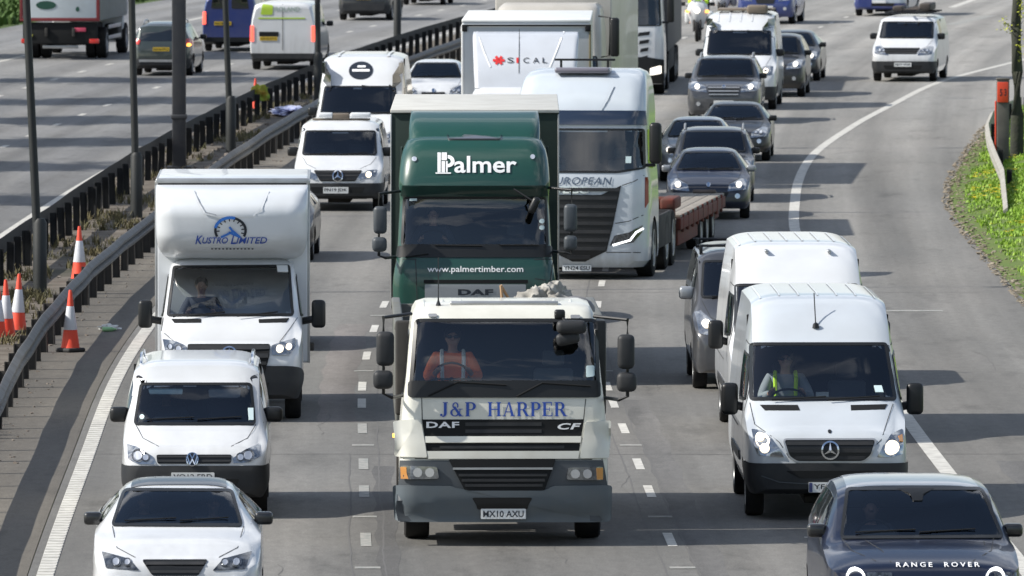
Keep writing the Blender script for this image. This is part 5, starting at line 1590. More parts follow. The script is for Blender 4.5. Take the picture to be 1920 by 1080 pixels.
# tall white van in the queue with things on its roof
q = Px(1383, 206)
def topload(r, B, g, gr):
    mb = MB().box((.42, 2.6, 2.60), (.55, .5, .22), .06).box((.1, 3.3, 2.58), (1.5, 1.4, .06), .02)
    mb.build('roof_rack', mat('brown_grey_plastic', (.16, .13, .10), .6), r)
    for x in (-.6, -.3, 0, .3): B.strokes('roof_rib', [[(x, 1.95), (x, 5.2)]], .04, WHITE_BOX, r, 'T', .012)
auto('panel_van', 'tall white van with a rack on its roof, in the queue of dark cars', 'van', q,
     (5.6, 1.0, 2.52, 1.38, 1.05, .90, 1.62, 2.6, 2.06), WHITE, van=True, bumper=.62, lit=LITW, wr=.34, extra=topload, step=.16, phi=R(3.6), platebox=False)
# white van with ladders, off slip lane at the top right
q = Px(1693, 153)
def ladders(r, B, g, gr):
    mb = MB()
    for x in (-.55, .55): mb.tube([(x, 1.9, 2.02), (x, 5.0, 2.02)], .03, 6)
    for y in (2.1, 3.0, 3.9, 4.8): mb.tube([(-.75, y, 2.04), (.75, y, 2.04)], .025, 6)
    k = mb.build('roof_rack', BLACK, r)
    mb = MB()
    for x in (-.1, .3): mb.tube([(x, 1.6, 2.14), (x, 5.2, 2.14)], .03, 6)
    for y in np.arange(1.7, 5.2, .28): mb.tube([(-.1, y, 2.14), (.3, y, 2.14)], .018, 6)
    mb.box((.45, 3.2, 2.2), (.35, 1.8, .22), .05).box((-.4, 3.0, 2.15), (.3, 1.0, .14), .04)
    mb.build('ladder', mat('dark_brown_load', (.06, .05, .045), .7), r)
auto('rack_van', 'white van with ladders on its roof, alone in the exit lane at the top right', 'van', q,
     (4.95, .96, 1.93, 1.24, .96, .95, 1.66, 1.95, 1.78), WHITE, van=True, bumper=.62, lit=None, wr=.33, extra=ladders, step=.13, phi=R(7.5), sc=.95, platebox=(-.26, .26, .46, .58), platetxt='HJ19 VNA',
     grille=[(-.62, 1.02), (.50, 1.02), (.40, .84), (-.52, .84)])
# white and blue van cut off by the top edge
q = Px(1648, 30)
def bluefront(r, B, g, gr):
    B.lay('blue_panel', [roundp([(-.9, .35), (-.3, .35), (-.25, .62), (-.9, .95)], .05)], BLUE, r, 'F', .02)
auto('patterned_van', 'white and blue van cut off by the top edge, left of the van with ladders', 'van', q,
     (5.0, .97, 2.0, 1.24, .96, .95, 1.66, 1.95, 1.82), paint('pale_blue_van_paint', (.45, .52, .60)), van=True, bumper=.5, bumpm=BLUE, lit=None, wr=.34, extra=bluefront, step=.16, phi=R(9), sc=.95)

# ---- dark-trailer lorry with white cab
q = Px(1160, 178)
r = thing('trailer_lorry', 'white-fronted lorry with a dark curtain trailer beside the tall white van', 'lorry')
lv = [(.30, 1.18, .12, .25, 2.3, .08), (.5, 1.24, .0, .26, 2.3, .09), (1.1, 1.24, .0, .26, 2.3, .09), (1.7, 1.22, .02, .24, 2.3, .08), (1.95, 1.2, .06, .22, 2.3, .07), (2.75, 1.16, .2, .22, 2.3, .07), (3.2, 1.14, .3, .28, 2.3, .08), (3.7, 1.0, .9, .3, 2.2, .08)]
B = zloft(lv, q.t, 2.3, .14)
B.screen('windscreen', [(-1.12, 2.75), (1.12, 2.75), (1.16, 1.9), (-1.16, 1.9)], .03, r, 'F', .06)
for k in range(5):
    for s in (-1, 1):
        P = [(s*(.55+.03*k), 1.72-.22*k), (s*(.86-.02*k), 1.76-.22*k), (s*(.84-.02*k), 1.66-.22*k), (s*(.52+.03*k), 1.62-.22*k)]
        B.lay('front_louvre', [P], BLACK, r, 'F', .01)
bp = B.lay('bumper', [roundp([(-1.22, .34), (1.22, .34), (1.22, .98), (.8, 1.05), (-.8, 1.05), (-1.22, .98)], .03)], BLACK, r, 'F', .03)
B.lay('headlight', [roundp([(.86, .55), (1.14, .6), (1.14, .82), (.86, .74)], .03)], LIT, bp, 'F', .05)
B.lay('headlight', [roundp([(-.86, .55), (-1.14, .6), (-1.14, .82), (-.86, .74)], .03)], LIT, bp, 'F', .05)
for s in (-1, 1):
    MB().box((s*1.42, .25, 2.4), (.2, .16, .8), .06).box((s*1.28, .35, 2.0), (.2, .08, .06), .02).build('wing_mirror', BLACK, r)
B.done('cab', WHITE, r); bulkhead(r, 1.1, 2.2, 1.2, 3.4); seats(r, 1.1, 1.3, 1.5, (-.62, .62))
MB().box((0, 9.6, 2.55), (2.52, 13.2, 2.9), .03).build('trailer_body', mat('dark_grey_curtain', (.055, .055, .062), .6, dirt=.4, dirtc=(.09, .085, .085)), r)
for s in (-1, 1): MB().box((s*1.18, 8.5, .8), (.05, 5.0, .6), .02).build('side_guard', CHASSIS, r)
truck_chassis(r, 16, 1.24, (1.42, 5.0, 11.5, 12.8, 14.1), .5, 1.6, dual=True)
place(r, q.X, q.D, R(2.6))

# ================================================================ vehicles driving away on the far carriageway
def tail(name, label, cat, px, py, dims, colour, phi, sc=1.0, van=False, group=None, lamps=None, lampm=REDL, win=None, extra=None, plate_at=None, rails=False, bumper=.55, bumpm=BUMPER, wr=.33, roof=None):
    X, D, s_ = spot(px, py)
    L, W, H, hc, nz, yc, yh, yr = dims[:8]
    r = thing(name, label, cat, group=group)
    if van: C = van_ctrl(L, W, H, hc, nz, yc, yh, yr, dims[8], zb=.27, rw=W-.12)
    else: C = car_ctrl(L, W, H, hc, nz, yc, yh, yr, rear=dims[8], rw=W*.74)
    B = lengthloft(C, L, .13, CAM_H/D, p=5 if not van else 6)
    arches(B, (.86, L-.85), wr, W)
    if win:
        for P in win: B.lay('rear_window', [roundp(P, .05)], DGLASS, r, 'B', .008, .3)
    if bumper: B.split('bumper', bumpm, r, bumper, L-.35, rear=True, push=.012)
    for P in (lamps or []):
        o = B.lay('tail_lamp', [roundp(P, .03)], lampm, r, 'B', .02)
    if plate_at: plate(B, r, plate_at, 'NX18 RTO', PLATEY, 'B', off=.02)
    for ax in 'LR': B.lay('side_window', [roundp([(yc+.5, hc+.03), (yh+.1, H-.18), ((yr if not van else yh+1), H-.18), ((yr if not van else yh+1), hc+.03)], .05)], DGLASS, r, ax, .004, .3)
    P = [(-W*.7, hc+.1), (W*.7, hc+.1), (W*.56, (dims[8] if van else H)-.1), (-W*.56, (dims[8] if van else H)-.1)]
    B.lay('windscreen', [roundp(P, .05)], DGLASS, r, 'F', .008, .3)
    if rails:
        for s in (-1, 1): MB().tube([(s*W*.68, yh+.5, H-.05), (s*W*.68, yh+.7, H+.04), (s*W*.68, L-1.0, H+.04), (s*W*.68, L-.8, H-.06)], .022, 6).build('roof_rail', ALU, r)
    for s in (-1, 1): mirror(r, s*(W+.12), yc+.55, hc+.06, .2, .16, s, s*(W-.08), BLACK, .15, lens=False)
    if extra: extra(r, B)
    wheels(r, W, (.86, L-.85), wr, .21); underbody(r, W, L, .25, wr)
    B.done('body', colour, r)
    place_away(r, X, D, L, phi, sc)
    return r
def suvx(r, B):
    B.lay('indicator', [circ(.84, .98, .05, n=10)], ORLIT, r, 'B', .03)
    B.lay('bumper_insert', [[(-.7, .52), (.7, .52), (.7, .44), (-.7, .44)]], ALU, r, 'B', .03)
tail('off_roader', 'dark green-grey off-roader driving away, its right indicator glowing orange', 'car', 302, 142, (4.6, .92, 1.68, 1.1, .9, 1.15, 1.9, 4.0, 'suv'), paint('dark_green_grey_paint', (.035, .05, .05), metal=.3), hdg(303), .93,
     lamps=[[(-.90, 1.0), (-.70, .98), (-.66, 1.12), (-.88, 1.2)], [(.90, 1.0), (.70, .98), (.66, 1.12), (.88, 1.2)]], win=[[(-.70, 1.10), (.70, 1.10), (.60, 1.62), (-.60, 1.62)]], extra=suvx, plate_at=(-.26, .26, .78, .90), rails=True, roof=SILVER)
def wvan(r, B):
    B.lay('green_leaf_sign', [roundp([(-.66, 1.64), (-.30, 1.64), (-.28, 1.92), (-.60, 1.96)], .05)], mat('lime_green_print', (.38, .55, .05), .5), r, 'B', .012)
    B.text('door_lettering', 'ROLAND', (-.22, .52, 1.74, 1.88), mat('grey_green_print', (.30, .38, .34), .5), r, 'B', .012, bold=.02)
    B.lay('green_line', [[(-.72, 1.52), (.66, 1.52), (.66, 1.56), (-.72, 1.56)]], MATS['lime_green_print'], r, 'B', .012)
    B.strokes('door_seam', [[(0, .6), (0, 1.95)]], .02, SEAM, r, 'B', .01)
    B.lay('plate_recess', [roundp([(-.70, 1.0), (-.12, 1.0), (-.12, 1.14), (-.70, 1.14)], .03)], MATTE, r, 'B', .012)
tail('white_van', 'white van with a lime green sign on its back doors, driving away', 'van', 530, 131, (5.0, .97, 2.02, 1.24, .96, .95, 1.66, 1.95, 1.82), WHITE, hdg(308), 1.0, van=True,
     lamps=[[(-.96, .85), (-.86, .85), (-.86, 1.32), (-.95, 1.32)], [(.96, .85), (.86, .85), (.86, 1.32), (.95, 1.32)]], lampm=REDLIT, extra=wvan, plate_at=(-.68, -.16, .88, .99), bumper=.5)
tail('blue_van', 'dark blue van driving away, left of the white van with the green sign', 'van', 431, 96, (5.0, .96, 1.98, 1.24, .96, .95, 1.66, 1.95, 1.80), BLUE, hdg(326), .9, van=True,
     lamps=[[(-.95, .95), (-.84, .95), (-.84, 1.4), (-.94, 1.4)], [(.95, .95), (.84, .95), (.84, 1.4), (.94, 1.4)]], lampm=REDLIT, plate_at=(-.55, .05, .92, 1.05), bumper=.5, bumpm=BLACK,
     win=[[(-.66, 1.5), (-.06, 1.5), (-.06, 1.85), (-.62, 1.85)], [(.66, 1.5), (.06, 1.5), (.06, 1.85), (.62, 1.85)]])
tail('dark_car', 'dark grey car driving away at the top edge, between two lamp columns', 'car', 682, 38, (4.5, .93, 1.6, 1.08, .88, 1.15, 1.9, 3.9, 'suv'), SLATE, hdg(362), 1.0,
     lamps=[[(-.88, .9), (-.70, .9), (-.70, 1.05), (-.86, 1.08)], [(.88, .9), (.70, .9), (.70, 1.05), (.86, 1.08)]], lampm=LIT, win=[[(-.66, 1.1), (.66, 1.1), (.56, 1.5), (-.56, 1.5)]], plate_at=(-.26, .26, .74, .86))
tail('black_car', 'black car cut off by the top edge, only its wheels showing above the badged van', 'car', 792, 9, (4.5, .93, 1.6, 1.08, .88, 1.15, 1.9, 3.9, 'suv'), BLACKP, hdg(385), .85,
     lamps=[[(-.88, .9), (-.70, .9), (-.70, 1.05), (-.86, 1.08)], [(.88, .9), (.70, .9), (.70, 1.05), (.86, 1.08)]])
# lorry seen from behind, top left
X, D, s_ = spot(112, 112)
r = thing('rear_lorry', 'lorry driving away at the top left, its pale rear door framed in dark red', 'lorry')
L_ = 9.0
MB().box((0, 5.4, 2.75), (2.48, 7.1, 3.1), .03).build('box_body', mat('grey_green_curtain', (.17, .19, .18), .6, dirt=.4, dirtc=(.11, .11, .10)), r)
for (c, d) in (((0, 8.97, 4.25), (2.46, .06, .12)), ((0, 8.97, 1.24), (2.46, .06, .10)), ((-1.18, 8.97, 2.75), (.10, .06, 3.0)), ((1.18, 8.97, 2.75), (.10, .06, 3.0))):
    MB().box(c, d, .01).build('door_frame', mat('dark_red_frame', (.16, .02, .025), .5), r)
o = MB().box((0, 8.97, 2.75), (2.25, .05, 2.92), .01).build('rear_door', paint('pale_blue_white_door', (.50, .56, .60), dirt=.15, coat=.3), r)
MB().add([(-(x), 9.01, z) for x, z in circ(-.42, 1.68, .62/2, .13, 20)], [list(range(20))]).build('oval_logo', mat('dark_green_print', (.01, .06, .04), .5), o, smooth=False)
MB().add([(-(x), 9.01, z) for x, z in circ(.55, 1.56, .06, .08, 8)], [list(range(8))]).build('small_mark', mat('dark_green_print', (.01, .06, .04), .5), o, smooth=False)
MB().box((0, 8.86, .82), (2.3, .12, .66), .03).build('tail_lift', MATTE, r)
MB().box((-.62, 8.94, .93), (.36, .04, .12), .01).build('hazard_plate', mat('dark_pink_red', (.45, .05, .10), .5), r)
MB().box((.95, 8.94, .75), (.22, .03, .08), .01).build('yellow_mark', mat('dull_yellow', (.35, .33, .05), .5), r)
MB().box((0, 8.8, .40), (1.1, .08, .10), .02).build('under_run_bar', ALU, r)
for s in (-1, 1):
    MB().box((s*1.05, 8.9, .58), (.3, .06, .14), .02).build('tail_lamp', REDL, r)
    for zz in (.62, .95): MB().box((s*1.2, 4.8, zz), (.04, 3.2, .12), .01).build('side_rail', ALU, r)
lv = [(.35, 1.1, .1, .2, 1.7, .05), (1.6, 1.14, .02, .2, 1.7, .06), (2.6, 1.05, .22, .18, 1.7, .05), (3.0, .95, .5, .2, 1.7, .05)]
zloft(lv, .03, 1.7, .3).done('cab', WHITE, r)
truck_chassis(r, L_, 1.2, (1.3, 6.6), .48, 1.6)
place_away(r, X, D, L_, hdg(D), 1.0)

# ================================================================ police riders between the lanes at the top
def rider(px, py, label, shirt, phi, n):
    X, D, s_ = spot(px, py)
    r = thing('motorcycle', 'white police motorcycle with orange lamps, '+label, 'motorcycle', group=None)
    for y in (.33, 1.75):
        MB().lathe([(-.06, .20), (-.06, .29), (-.03, .32), (.03, .32), (.06, .29), (.06, .20)], (0, y, .32), 'x', 20).build('wheel', TYRE, r)
        MB().lathe([(-.02, .20), (.02, .20)], (0, y, .32), 'x', 16).build('rim', RIM, r)
    mb = MB(); mb.tube([(-.11, .33, .34), (-.10, .55, .95)], .03, 8).tube([(.11, .33, .34), (.10, .55, .95)], .03, 8); mb.build('front_fork', CHASSIS, r)
    lv = [(.45, .18, .62, .1, 1.3, .1), (.7, .26, .42, .14, 1.3, .15), (1.0, .34, .36, .18, 1.2, .2), (1.2, .30, .42, .18, .9, .2), (1.32, .18, .52, .12, .75, .1)]
    f = zloft(lv, .03, 1.3, .08).done('fairing', WHITE, r)
    MB().lathe([(0, .10), (-.02, .085), (-.03, .02)], (0, .34, 1.02), 'y', 14).build('headlight', LIT, f)
    MB().box((0, .5, 1.45), (.34, .03, .28), .02).build('screen', GLASS, f)
    for s in (-1, 1):
        MB().box((s*.33, .42, .98), (.10, .05, .09), .03).build('indicator', ORLIT, f)
        MB().box((s*.36, 1.75, .75), (.22, .55, .42), .08).build('pannier', WHITE, r)
        MB().box((s*.48, .62, 1.22), (.18, .06, .12), .03).build('mirror', BLACK, f)
    MB().box((0, 1.15, .55), (.36, .7, .4), .1).build('engine', CHASSIS, r)
    MB().box((0, 1.45, .88), (.34, .95, .14), .06).build('seat', MATTE, r)
    MB().tube([(-.38, .85, 1.15), (0, .75, 1.08), (.38, .85, 1.15)], .018, 6).build('handlebar', BLACK, r)
    place(r, X, D, phi)
    bpy.context.view_layer.update()
    person(label[0].upper()+label[1:] if False else 'motorcycle police officer in hi-vis, '+label, inside(r, (0, 1.28, 1.02), 0, 1.0), shirt, shades=False, vest=REFL, riding=True, helmet=LETW)
rider(1306, 78, 'leftmost of the riders beside the dark trailer', HIVY, R(4), 0)
rider(1352, 42, 'middle one of the riders, behind the tall white van', DENIM, R(4), 1)
rider(1322, 30, 'in lime yellow between the other riders', HIVY, R(4), 2)
# ================================================================ ground, roads, markings
def pxg(px, py, z=0.0):
    """point of the ground seen at a place in the photograph (used to survey positions)"""
    th = math.atan(1010/19400)
    d = Vector((0, math.cos(th), -math.sin(th)))+Vector((1, 0, 0))*((px-960)/19400)-Vector((0, math.sin(th), math.cos(th)))*((py-540)/19400)
    k = (z-CAM_H)/d.z
    return Vector((d.x*k, d.y*k, z))
def asphalt(name, c, c2, seed=0.0):
    m, nt, b = nmat(name)
    N = nt.nodes; Lk = nt.links
    tc = N.new('ShaderNodeTexCoord')
    def noise(scale, coord, stretch, det=6, rough=.6):
        mpg = N.new('ShaderNodeMapping'); mpg.inputs['Scale'].default_value = stretch; mpg.inputs['Location'].default_value = (seed, seed*2, 0)
        n = N.new('ShaderNodeTexNoise'); n.inputs['Scale'].default_value = scale; n.inputs['Detail'].default_value = det; n.inputs['Roughness'].default_value = rough
        Lk.new(tc.outputs[coord], mpg.inputs[0]); Lk.new(mpg.outputs[0], n.inputs['Vector']); return n.outputs['Fac']
    def ramp(f, a, b_, lo, hi):
        r = N.new('ShaderNodeMapRange'); r.inputs[1].default_value = a; r.inputs[2].default_value = b_; r.inputs[3].default_value = lo; r.inputs[4].default_value = hi
        Lk.new(f, r.inputs[0]); return r.outputs[0]
    def mul(a, b_):
        q = N.new('ShaderNodeMath'); q.operation = 'MULTIPLY'; Lk.new(a, q.inputs[0]); Lk.new(b_, q.inputs[1]); return q.outputs[0]
    lanes = ramp(noise(1.0, 'UV', (1.1, .012, 1), 4), .35, .65, .84, 1.16)
    big = ramp(noise(1.0, 'UV', (.25, .07, 1), 5), .35, .65, .90, 1.10)
    spk = ramp(noise(38, 'Object', (1, 1, 1), 3, .8), .35, .65, .72, 1.28)
    spk2 = ramp(noise(7, 'Object', (1, .35, 1), 5, .7), .3, .7, .86, 1.14)
    f = mul(mul(lanes, big), mul(spk, spk2))
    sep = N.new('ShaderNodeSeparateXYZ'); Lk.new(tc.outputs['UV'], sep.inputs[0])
    far_tone = ramp(sep.outputs['Y'], 150, 330, 1.0, 1.7)       # surface colour grows paler farther along the road
    f = mul(f, far_tone)
    sx_ = N.new('ShaderNodeMath'); sx_.operation = 'MULTIPLY'; sx_.inputs[1].default_value = 2*math.pi*2/3.66; Lk.new(sep.outputs['X'], sx_.inputs[0])
    cs_ = N.new('ShaderNodeMath'); cs_.operation = 'COSINE'; Lk.new(sx_.outputs[0], cs_.inputs[0])
    wear = ramp(cs_.outputs[0], -1, 1, 1.09, .86)           # polished wheel tracks and the oily middle of each lane
    f = mul(f, wear)
    stain = ramp(noise(1.0, 'UV', (.9, .22, 1), 6, .7), .54, .68, 1.0, .72)
    f = mul(f, stain)
    mixc = N.new('ShaderNodeMixRGB'); mixc.inputs[1].default_value = (*c, 1); mixc.inputs[2].default_value = (*c2, 1)
    Lk.new(ramp(noise(1.0, 'UV', (.5, .03, 1), 4), .4, .62, 0, 1), mixc.inputs[0])
    vm = N.new('ShaderNodeVectorMath'); vm.operation = 'SCALE'
    Lk.new(mixc.outputs[0], vm.inputs[0]); Lk.new(f, vm.inputs['Scale'])
    Lk.new(vm.outputs[0], b.inputs['Base Color'])
    b.inputs['Roughness'].default_value = .82
    b.inputs['Specular IOR Level'].default_value = .35
    bp = N.new('ShaderNodeBump'); bp.inputs['Strength'].default_value = .5; bp.inputs['Distance'].default_value = .01
    Lk.new(noise(60, 'Object', (1, 1, 1), 2), bp.inputs['Height']); Lk.new(bp.outputs[0], b.inputs['Normal'])
    return m
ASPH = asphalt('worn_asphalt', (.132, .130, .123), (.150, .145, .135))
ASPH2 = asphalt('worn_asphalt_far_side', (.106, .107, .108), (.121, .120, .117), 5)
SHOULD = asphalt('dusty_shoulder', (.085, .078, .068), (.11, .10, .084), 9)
def sheet(name, rows, z, m, kind='structure', nx=8):
    """rows: (y, x0, x1); lateral/longitudinal metres kept as UVs"""
    V = []; F = []; UV = []
    for (y, a, b) in rows:
        for k in range(nx+1):
            x = a+(b-a)*k/nx
            V.append((x, y, z)); UV.append((x-cen(min(max(y, 60), 620)), y))
    for i in range(len(rows)-1):
        for k in range(nx):
            p = i*(nx+1)+k
            F.append([p, p+1, p+nx+2, p+nx+1])
    o = obj(name, V, F, m, None, smooth=False)
    uvl = o.data.uv_layers.new(name='UVMap')
    for lp in o.data.loops: uvl.data[lp.index].uv = UV[lp.vertex_index]
    return tag(o, kind=kind)
YS = list(np.arange(62, 618, 4.0))
REDGE = [(60, 9.6), (120, 9.1), (150, 8.9), (178, 8.86), (192, 8.9), (212, 9.06), (224, 9.5), (240, 10.5), (259, 11.9), (275, 13.4), (290, 16), (310, 20), (340, 27), (400, 42), (500, 75), (620, 130)]
def redge(y): return float(pchip(REDGE, [y])[0])
grass_m = mat('grass_ground', (.05, .105, .012), .9, dirt=.7, dirtc=(.10, .085, .035), dscale=1.2)
g = MB(); g.v = [(-3000, -300, -.03), (3000, -300, -.03), (3000, 5000, -.03), (-3000, 5000, -.03)]; g.f = [[0, 1, 2, 3]]
tag(g.build('ground', grass_m, smooth=False), kind='structure')
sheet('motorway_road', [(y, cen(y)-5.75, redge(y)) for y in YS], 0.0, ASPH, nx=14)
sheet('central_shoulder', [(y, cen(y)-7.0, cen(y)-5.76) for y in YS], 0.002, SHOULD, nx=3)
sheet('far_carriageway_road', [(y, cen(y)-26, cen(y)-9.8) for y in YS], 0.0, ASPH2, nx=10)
m, nt, b = nmat('median_dirt')
c1, _ = noise_mix(nt, (.075, .060, .044), (.14, .12, .098), 1.6, .35, .65, 8)
c2, _ = noise_mix(nt, c1, (.04, .038, .022), .55, .5, .66, 6)
nt.links.new(c2, b.inputs['Base Color']); b.inputs['Roughness'].default_value = .95
DIRT = m
sheet('central_reserve_dirt', [(y, cen(y)-9.79, cen(y)-7.01) for y in YS], 0.003, DIRT, nx=3)

WMARK = mat('road_marking_white', (.52, .51, .47), .7, dirt=.55, dirtc=(.20, .19, .18), dscale=6)
WWORN = mat('worn_road_marking', (.30, .29, .27), .8, dirt=.8, dirtc=(.14, .165, .16), dscale=9)
def strip(mb, pts, w, z=.005):
    """pts centre line"""
    n = len(pts); V = []
    for i in range(n):
        a = Vector(pts[max(i-1, 0)]); b = Vector(pts[min(i+1, n-1)])
        d = (b-a); d.normalize(); q = Vector((-d.y, d.x))*w/2
        p = Vector(pts[i]); V += [(p.x-q.x, p.y-q.y, z), (p.x+q.x, p.y+q.y, z)]
    mb.add(V, [[2*i, 2*i+1, 2*i+3, 2*i+2] for i in range(n-1)])
def dash(mb, off, y, l=2.1, w=.15, z=.005):
    strip(mb, [(cen(yy)+off, yy) for yy in (y-l/2, y, y+l/2)], w, z)
mk = MB(); wn = MB()
near = [111.6, 116.7, 124.2, 132.3, 137.4, 144.6, 150.2, 154.2, 162, 169.6, 177]
yy = 184.0
while yy < 560:
    near += [yy, yy+5.3]; yy += 13.1
for y in near:
    if not 255 < y < 335: dash(mk, 1.83, y, 2.1, .115)
    (dash(wn, -1.83, y, 2.1, .13) if y < 148 else dash(mk, -1.83, y, 2.1, .12))
for y in [119.9, 127.9, 141.1, 158, 173.5]+list(np.arange(186, 400, 13.1)):
    for o_ in (-1.83, 1.83): dash(wn, o_, y, .28, .30, .006)
yy = 190.0
while yy < 600:
    for o_ in (-13.65, -17.3): dash(mk, o_, yy, 1.6, .15)
    yy += 7.2
strip(mk, [(cen(y)-20.95, y) for y in np.arange(100, 600, 4)], .2)
strip(mk, [(cen(y)-10.15, y) for y in np.arange(100, 600, 4)], .16)
SOL = [(95, 6.4), (120, 5.95), (135, 5.74), (146, 5.62), (170, 5.5), (200, 5.55), (219, 6.0), (239, 6.85), (261, 8.6), (278, 10.3), (294, 12.0), (313, 15.0), (340, 20), (380, 29)]
ys_ = np.arange(95, 380, 3.0); xs_ = pchip(SOL, ys_)
strip(mk, [(float(x), float(y)) for x, y in zip(xs_, ys_)], .21)
a, b2 = pxg(1780, 47), pxg(1858, 29); strip(wn, [(a.x, a.y), (b2.x, b2.y)], .5)
a, b2 = pxg(1785, 14), pxg(1840, -6); strip(mk, [(a.x, a.y), (b2.x, b2.y)], .3)
a, b2 = pxg(1662, 583), pxg(1768, 583); strip(wn, [(a.x, a.y), (b2.x, b2.y)], .45)
a, b2 = pxg(1508, 1008), pxg(1560, 1008); strip(mk, [(a.x, a.y), (b2.x, b2.y)], .12)
tag(mk.build('lane_markings', WMARK, smooth=False), kind='structure')
tag(wn.build('worn_lane_markings', WWORN, smooth=False), kind='structure')
# ribbed edge line beside the central reserve
el_ = MB(); strip(el_, [(cen(y)-5.55, y) for y in np.arange(95, 560, 3.0)], .20, .006)
tag(el_.build('edge_line', WMARK, smooth=False), kind='structure')
rb = MB()
for y in np.arange(108, 215, .42):
    x = cen(y)-5.55
    rb.box((x, y, .008), (.19, .15, .012), .003)
tag(rb.build('edge_line_ribs', mat('faded_rib_paint', (.56, .55, .51), .8, dirt=.5, dirtc=(.2, .19, .18), dscale=4), smooth=False), kind='structure')
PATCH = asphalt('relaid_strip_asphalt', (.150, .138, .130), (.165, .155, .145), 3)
def rsheet(name, o0, o1, y0, y1, m, z=.002): sheet(name, [(y, cen(y)+o0+.03*math.sin(y*1.7), cen(y)+o1+.03*math.sin(y*1.3)) for y in np.arange(y0, y1, 1.0)], z, m, nx=2)
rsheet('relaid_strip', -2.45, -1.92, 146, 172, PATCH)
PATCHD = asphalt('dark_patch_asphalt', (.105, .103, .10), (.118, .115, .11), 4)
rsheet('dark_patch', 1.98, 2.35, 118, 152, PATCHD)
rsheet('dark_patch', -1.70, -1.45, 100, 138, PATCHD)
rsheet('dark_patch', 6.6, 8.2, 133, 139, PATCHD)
# joints and cracks in the surface
ck = MB(); rnd = random.Random(5)
def crack(x0, y0, y1, amp, w, rel=True):
    pts = []; y = y0; dx = 0
    while y < y1:
        dx += rnd.uniform(-amp, amp); dx *= .9
        pts.append(((cen(y) if rel else 0)+x0+dx, y)); y += .5
    if len(pts) > 1: strip(ck, pts, w, .003)
for off, y0, y1 in ((-1.62, 108, 170), (1.60, 108, 200), (1.98, 116, 175), (-2.0, 108, 140)): crack(off, y0, y1, .012, .02)
for k in range(16): 
    y0 = rnd.uniform(110, 230); crack(rnd.uniform(-5, 8), y0, y0+rnd.uniform(1.5, 7), .08, .010)
for y in (139.3, 181, 262):
    strip(ck, [(cen(y)-5.7+(14.2)*k/16, y+rnd.uniform(-.06, .06)) for k in range(17)], .035, .003)
tag(ck.build('surface_cracks', mat('crack_tar', (.105, .103, .10), .9), smooth=False), kind='structure')

# ================================================================ crash barriers
GALV = mat('galvanised_steel', (.14, .14, .14), .65, .1, dirt=.7, dirtc=(.075, .062, .048), dscale=2.5)
GALVD = mat('dark_weathered_steel', (.010, .011, .012), .8, 0, dirt=.4, dirtc=(.028, .026, .024), dscale=3)
GALVL = mat('pale_weathered_steel', (.33, .32, .29), .7, .1, dirt=.6, dirtc=(.17, .16, .13), dscale=4)
def wbeam(pts, side, ztop, m, parent, depth=.083, hgt=.31, name='beam'):
    prof = [(0, 0), (.5, -.03), (1, -.07), (1, -.11), (.1, -.15), (.1, -.17), (1, -.21), (1, -.25), (.5, -.29), (0, -.31), (-.08, -.31), (-.08, 0)]
    V = []; F = []; n = len(prof)
    for i, p in enumerate(pts):
        a = Vector(pts[max(i-1, 0)][:2]); b = Vector(pts[min(i+1, len(pts)-1)][:2]); d = (b-a).normalized(); q = Vector((d.y, -d.x))*side
        zt = p[2] if len(p) > 2 else ztop
        for (u, v) in prof: V.append((p[0]+q.x*u*depth, p[1]+q.y*u*depth, zt+v))
    for i in range(len(pts)-1):
        for k in range(n): F.append([i*n+k, i*n+(k+1) % n, (i+1)*n+(k+1) % n, (i+1)*n+k])
    F += [list(range(n)), list(range((len(pts)-1)*n, len(pts)*n))]
    return obj(name, V, F, m, parent, ang=25)
def post_mesh(m, w=.12, d=.09, h=.66):
    mb = MB(); mb.box((0, 0, h/2), (w, d*.15, h)).box((-w/2, 0, h/2), (w*.12, d, h)).box((w/2, 0, h/2), (w*.12, d, h))
    return mb
def barrier(name, label, off, y0, y1, side, mb_, mp, step, double=False, ztop=.76):
    r = thing(name, label, 'crash barrier', (cen(y0)+off, y0, 0))
    def loc(x, y, z=0): return (x-r.location.x, y-r.location.y, z)
    pts = [loc(cen(y)+off+rndb.uniform(-.015, .015), y) for y in np.arange(y0, y1, 3.2)]
    pts = [(p[0], p[1], ztop+rndb.uniform(-.012, .012)) for p in pts]
    wbeam(pts, side, ztop, mb_, r)
    if double:
        pts2 = [(p[0]-side*.24, p[1], p[2]-.01) for p in pts]
        wbeam(pts2, -side, ztop, mb_, r)
    p0 = post_mesh(mp).build('post', mp, r); me = p0.data; first = True
    for y in np.arange(y0+.4, y1-1, step):
        o = p0 if first else bpy.data.objects.new('post', me)
        if not first: COL.objects.link(o); o.parent = r
        first = False
        j = rndb.uniform(-.2, .2)
        o.location = loc(cen(y+j)+off-side*.12, y+j, 0); o.rotation_euler = (rndb.uniform(-.03, .03), rndb.uniform(-.03, .03), -hdg(y)+rndb.uniform(-.2, .2))
        o.scale = (1.25 if rndb.random() < .15 else 1, 1, 1)
    return r
rndb = random.Random(11)
barrier('crash_barrier', 'grey steel crash barrier beside the white vans, nearer of the two along the dirt strip', -6.82, 112, 330, 1, GALV, CHASSIS, 2.3, False)
barrier('crash_barrier', 'dark steel crash barrier behind the lamp columns, farther of the two along the dirt strip', -8.95, 150, 372, -1, GALVD, GALVD, 2.35, False)
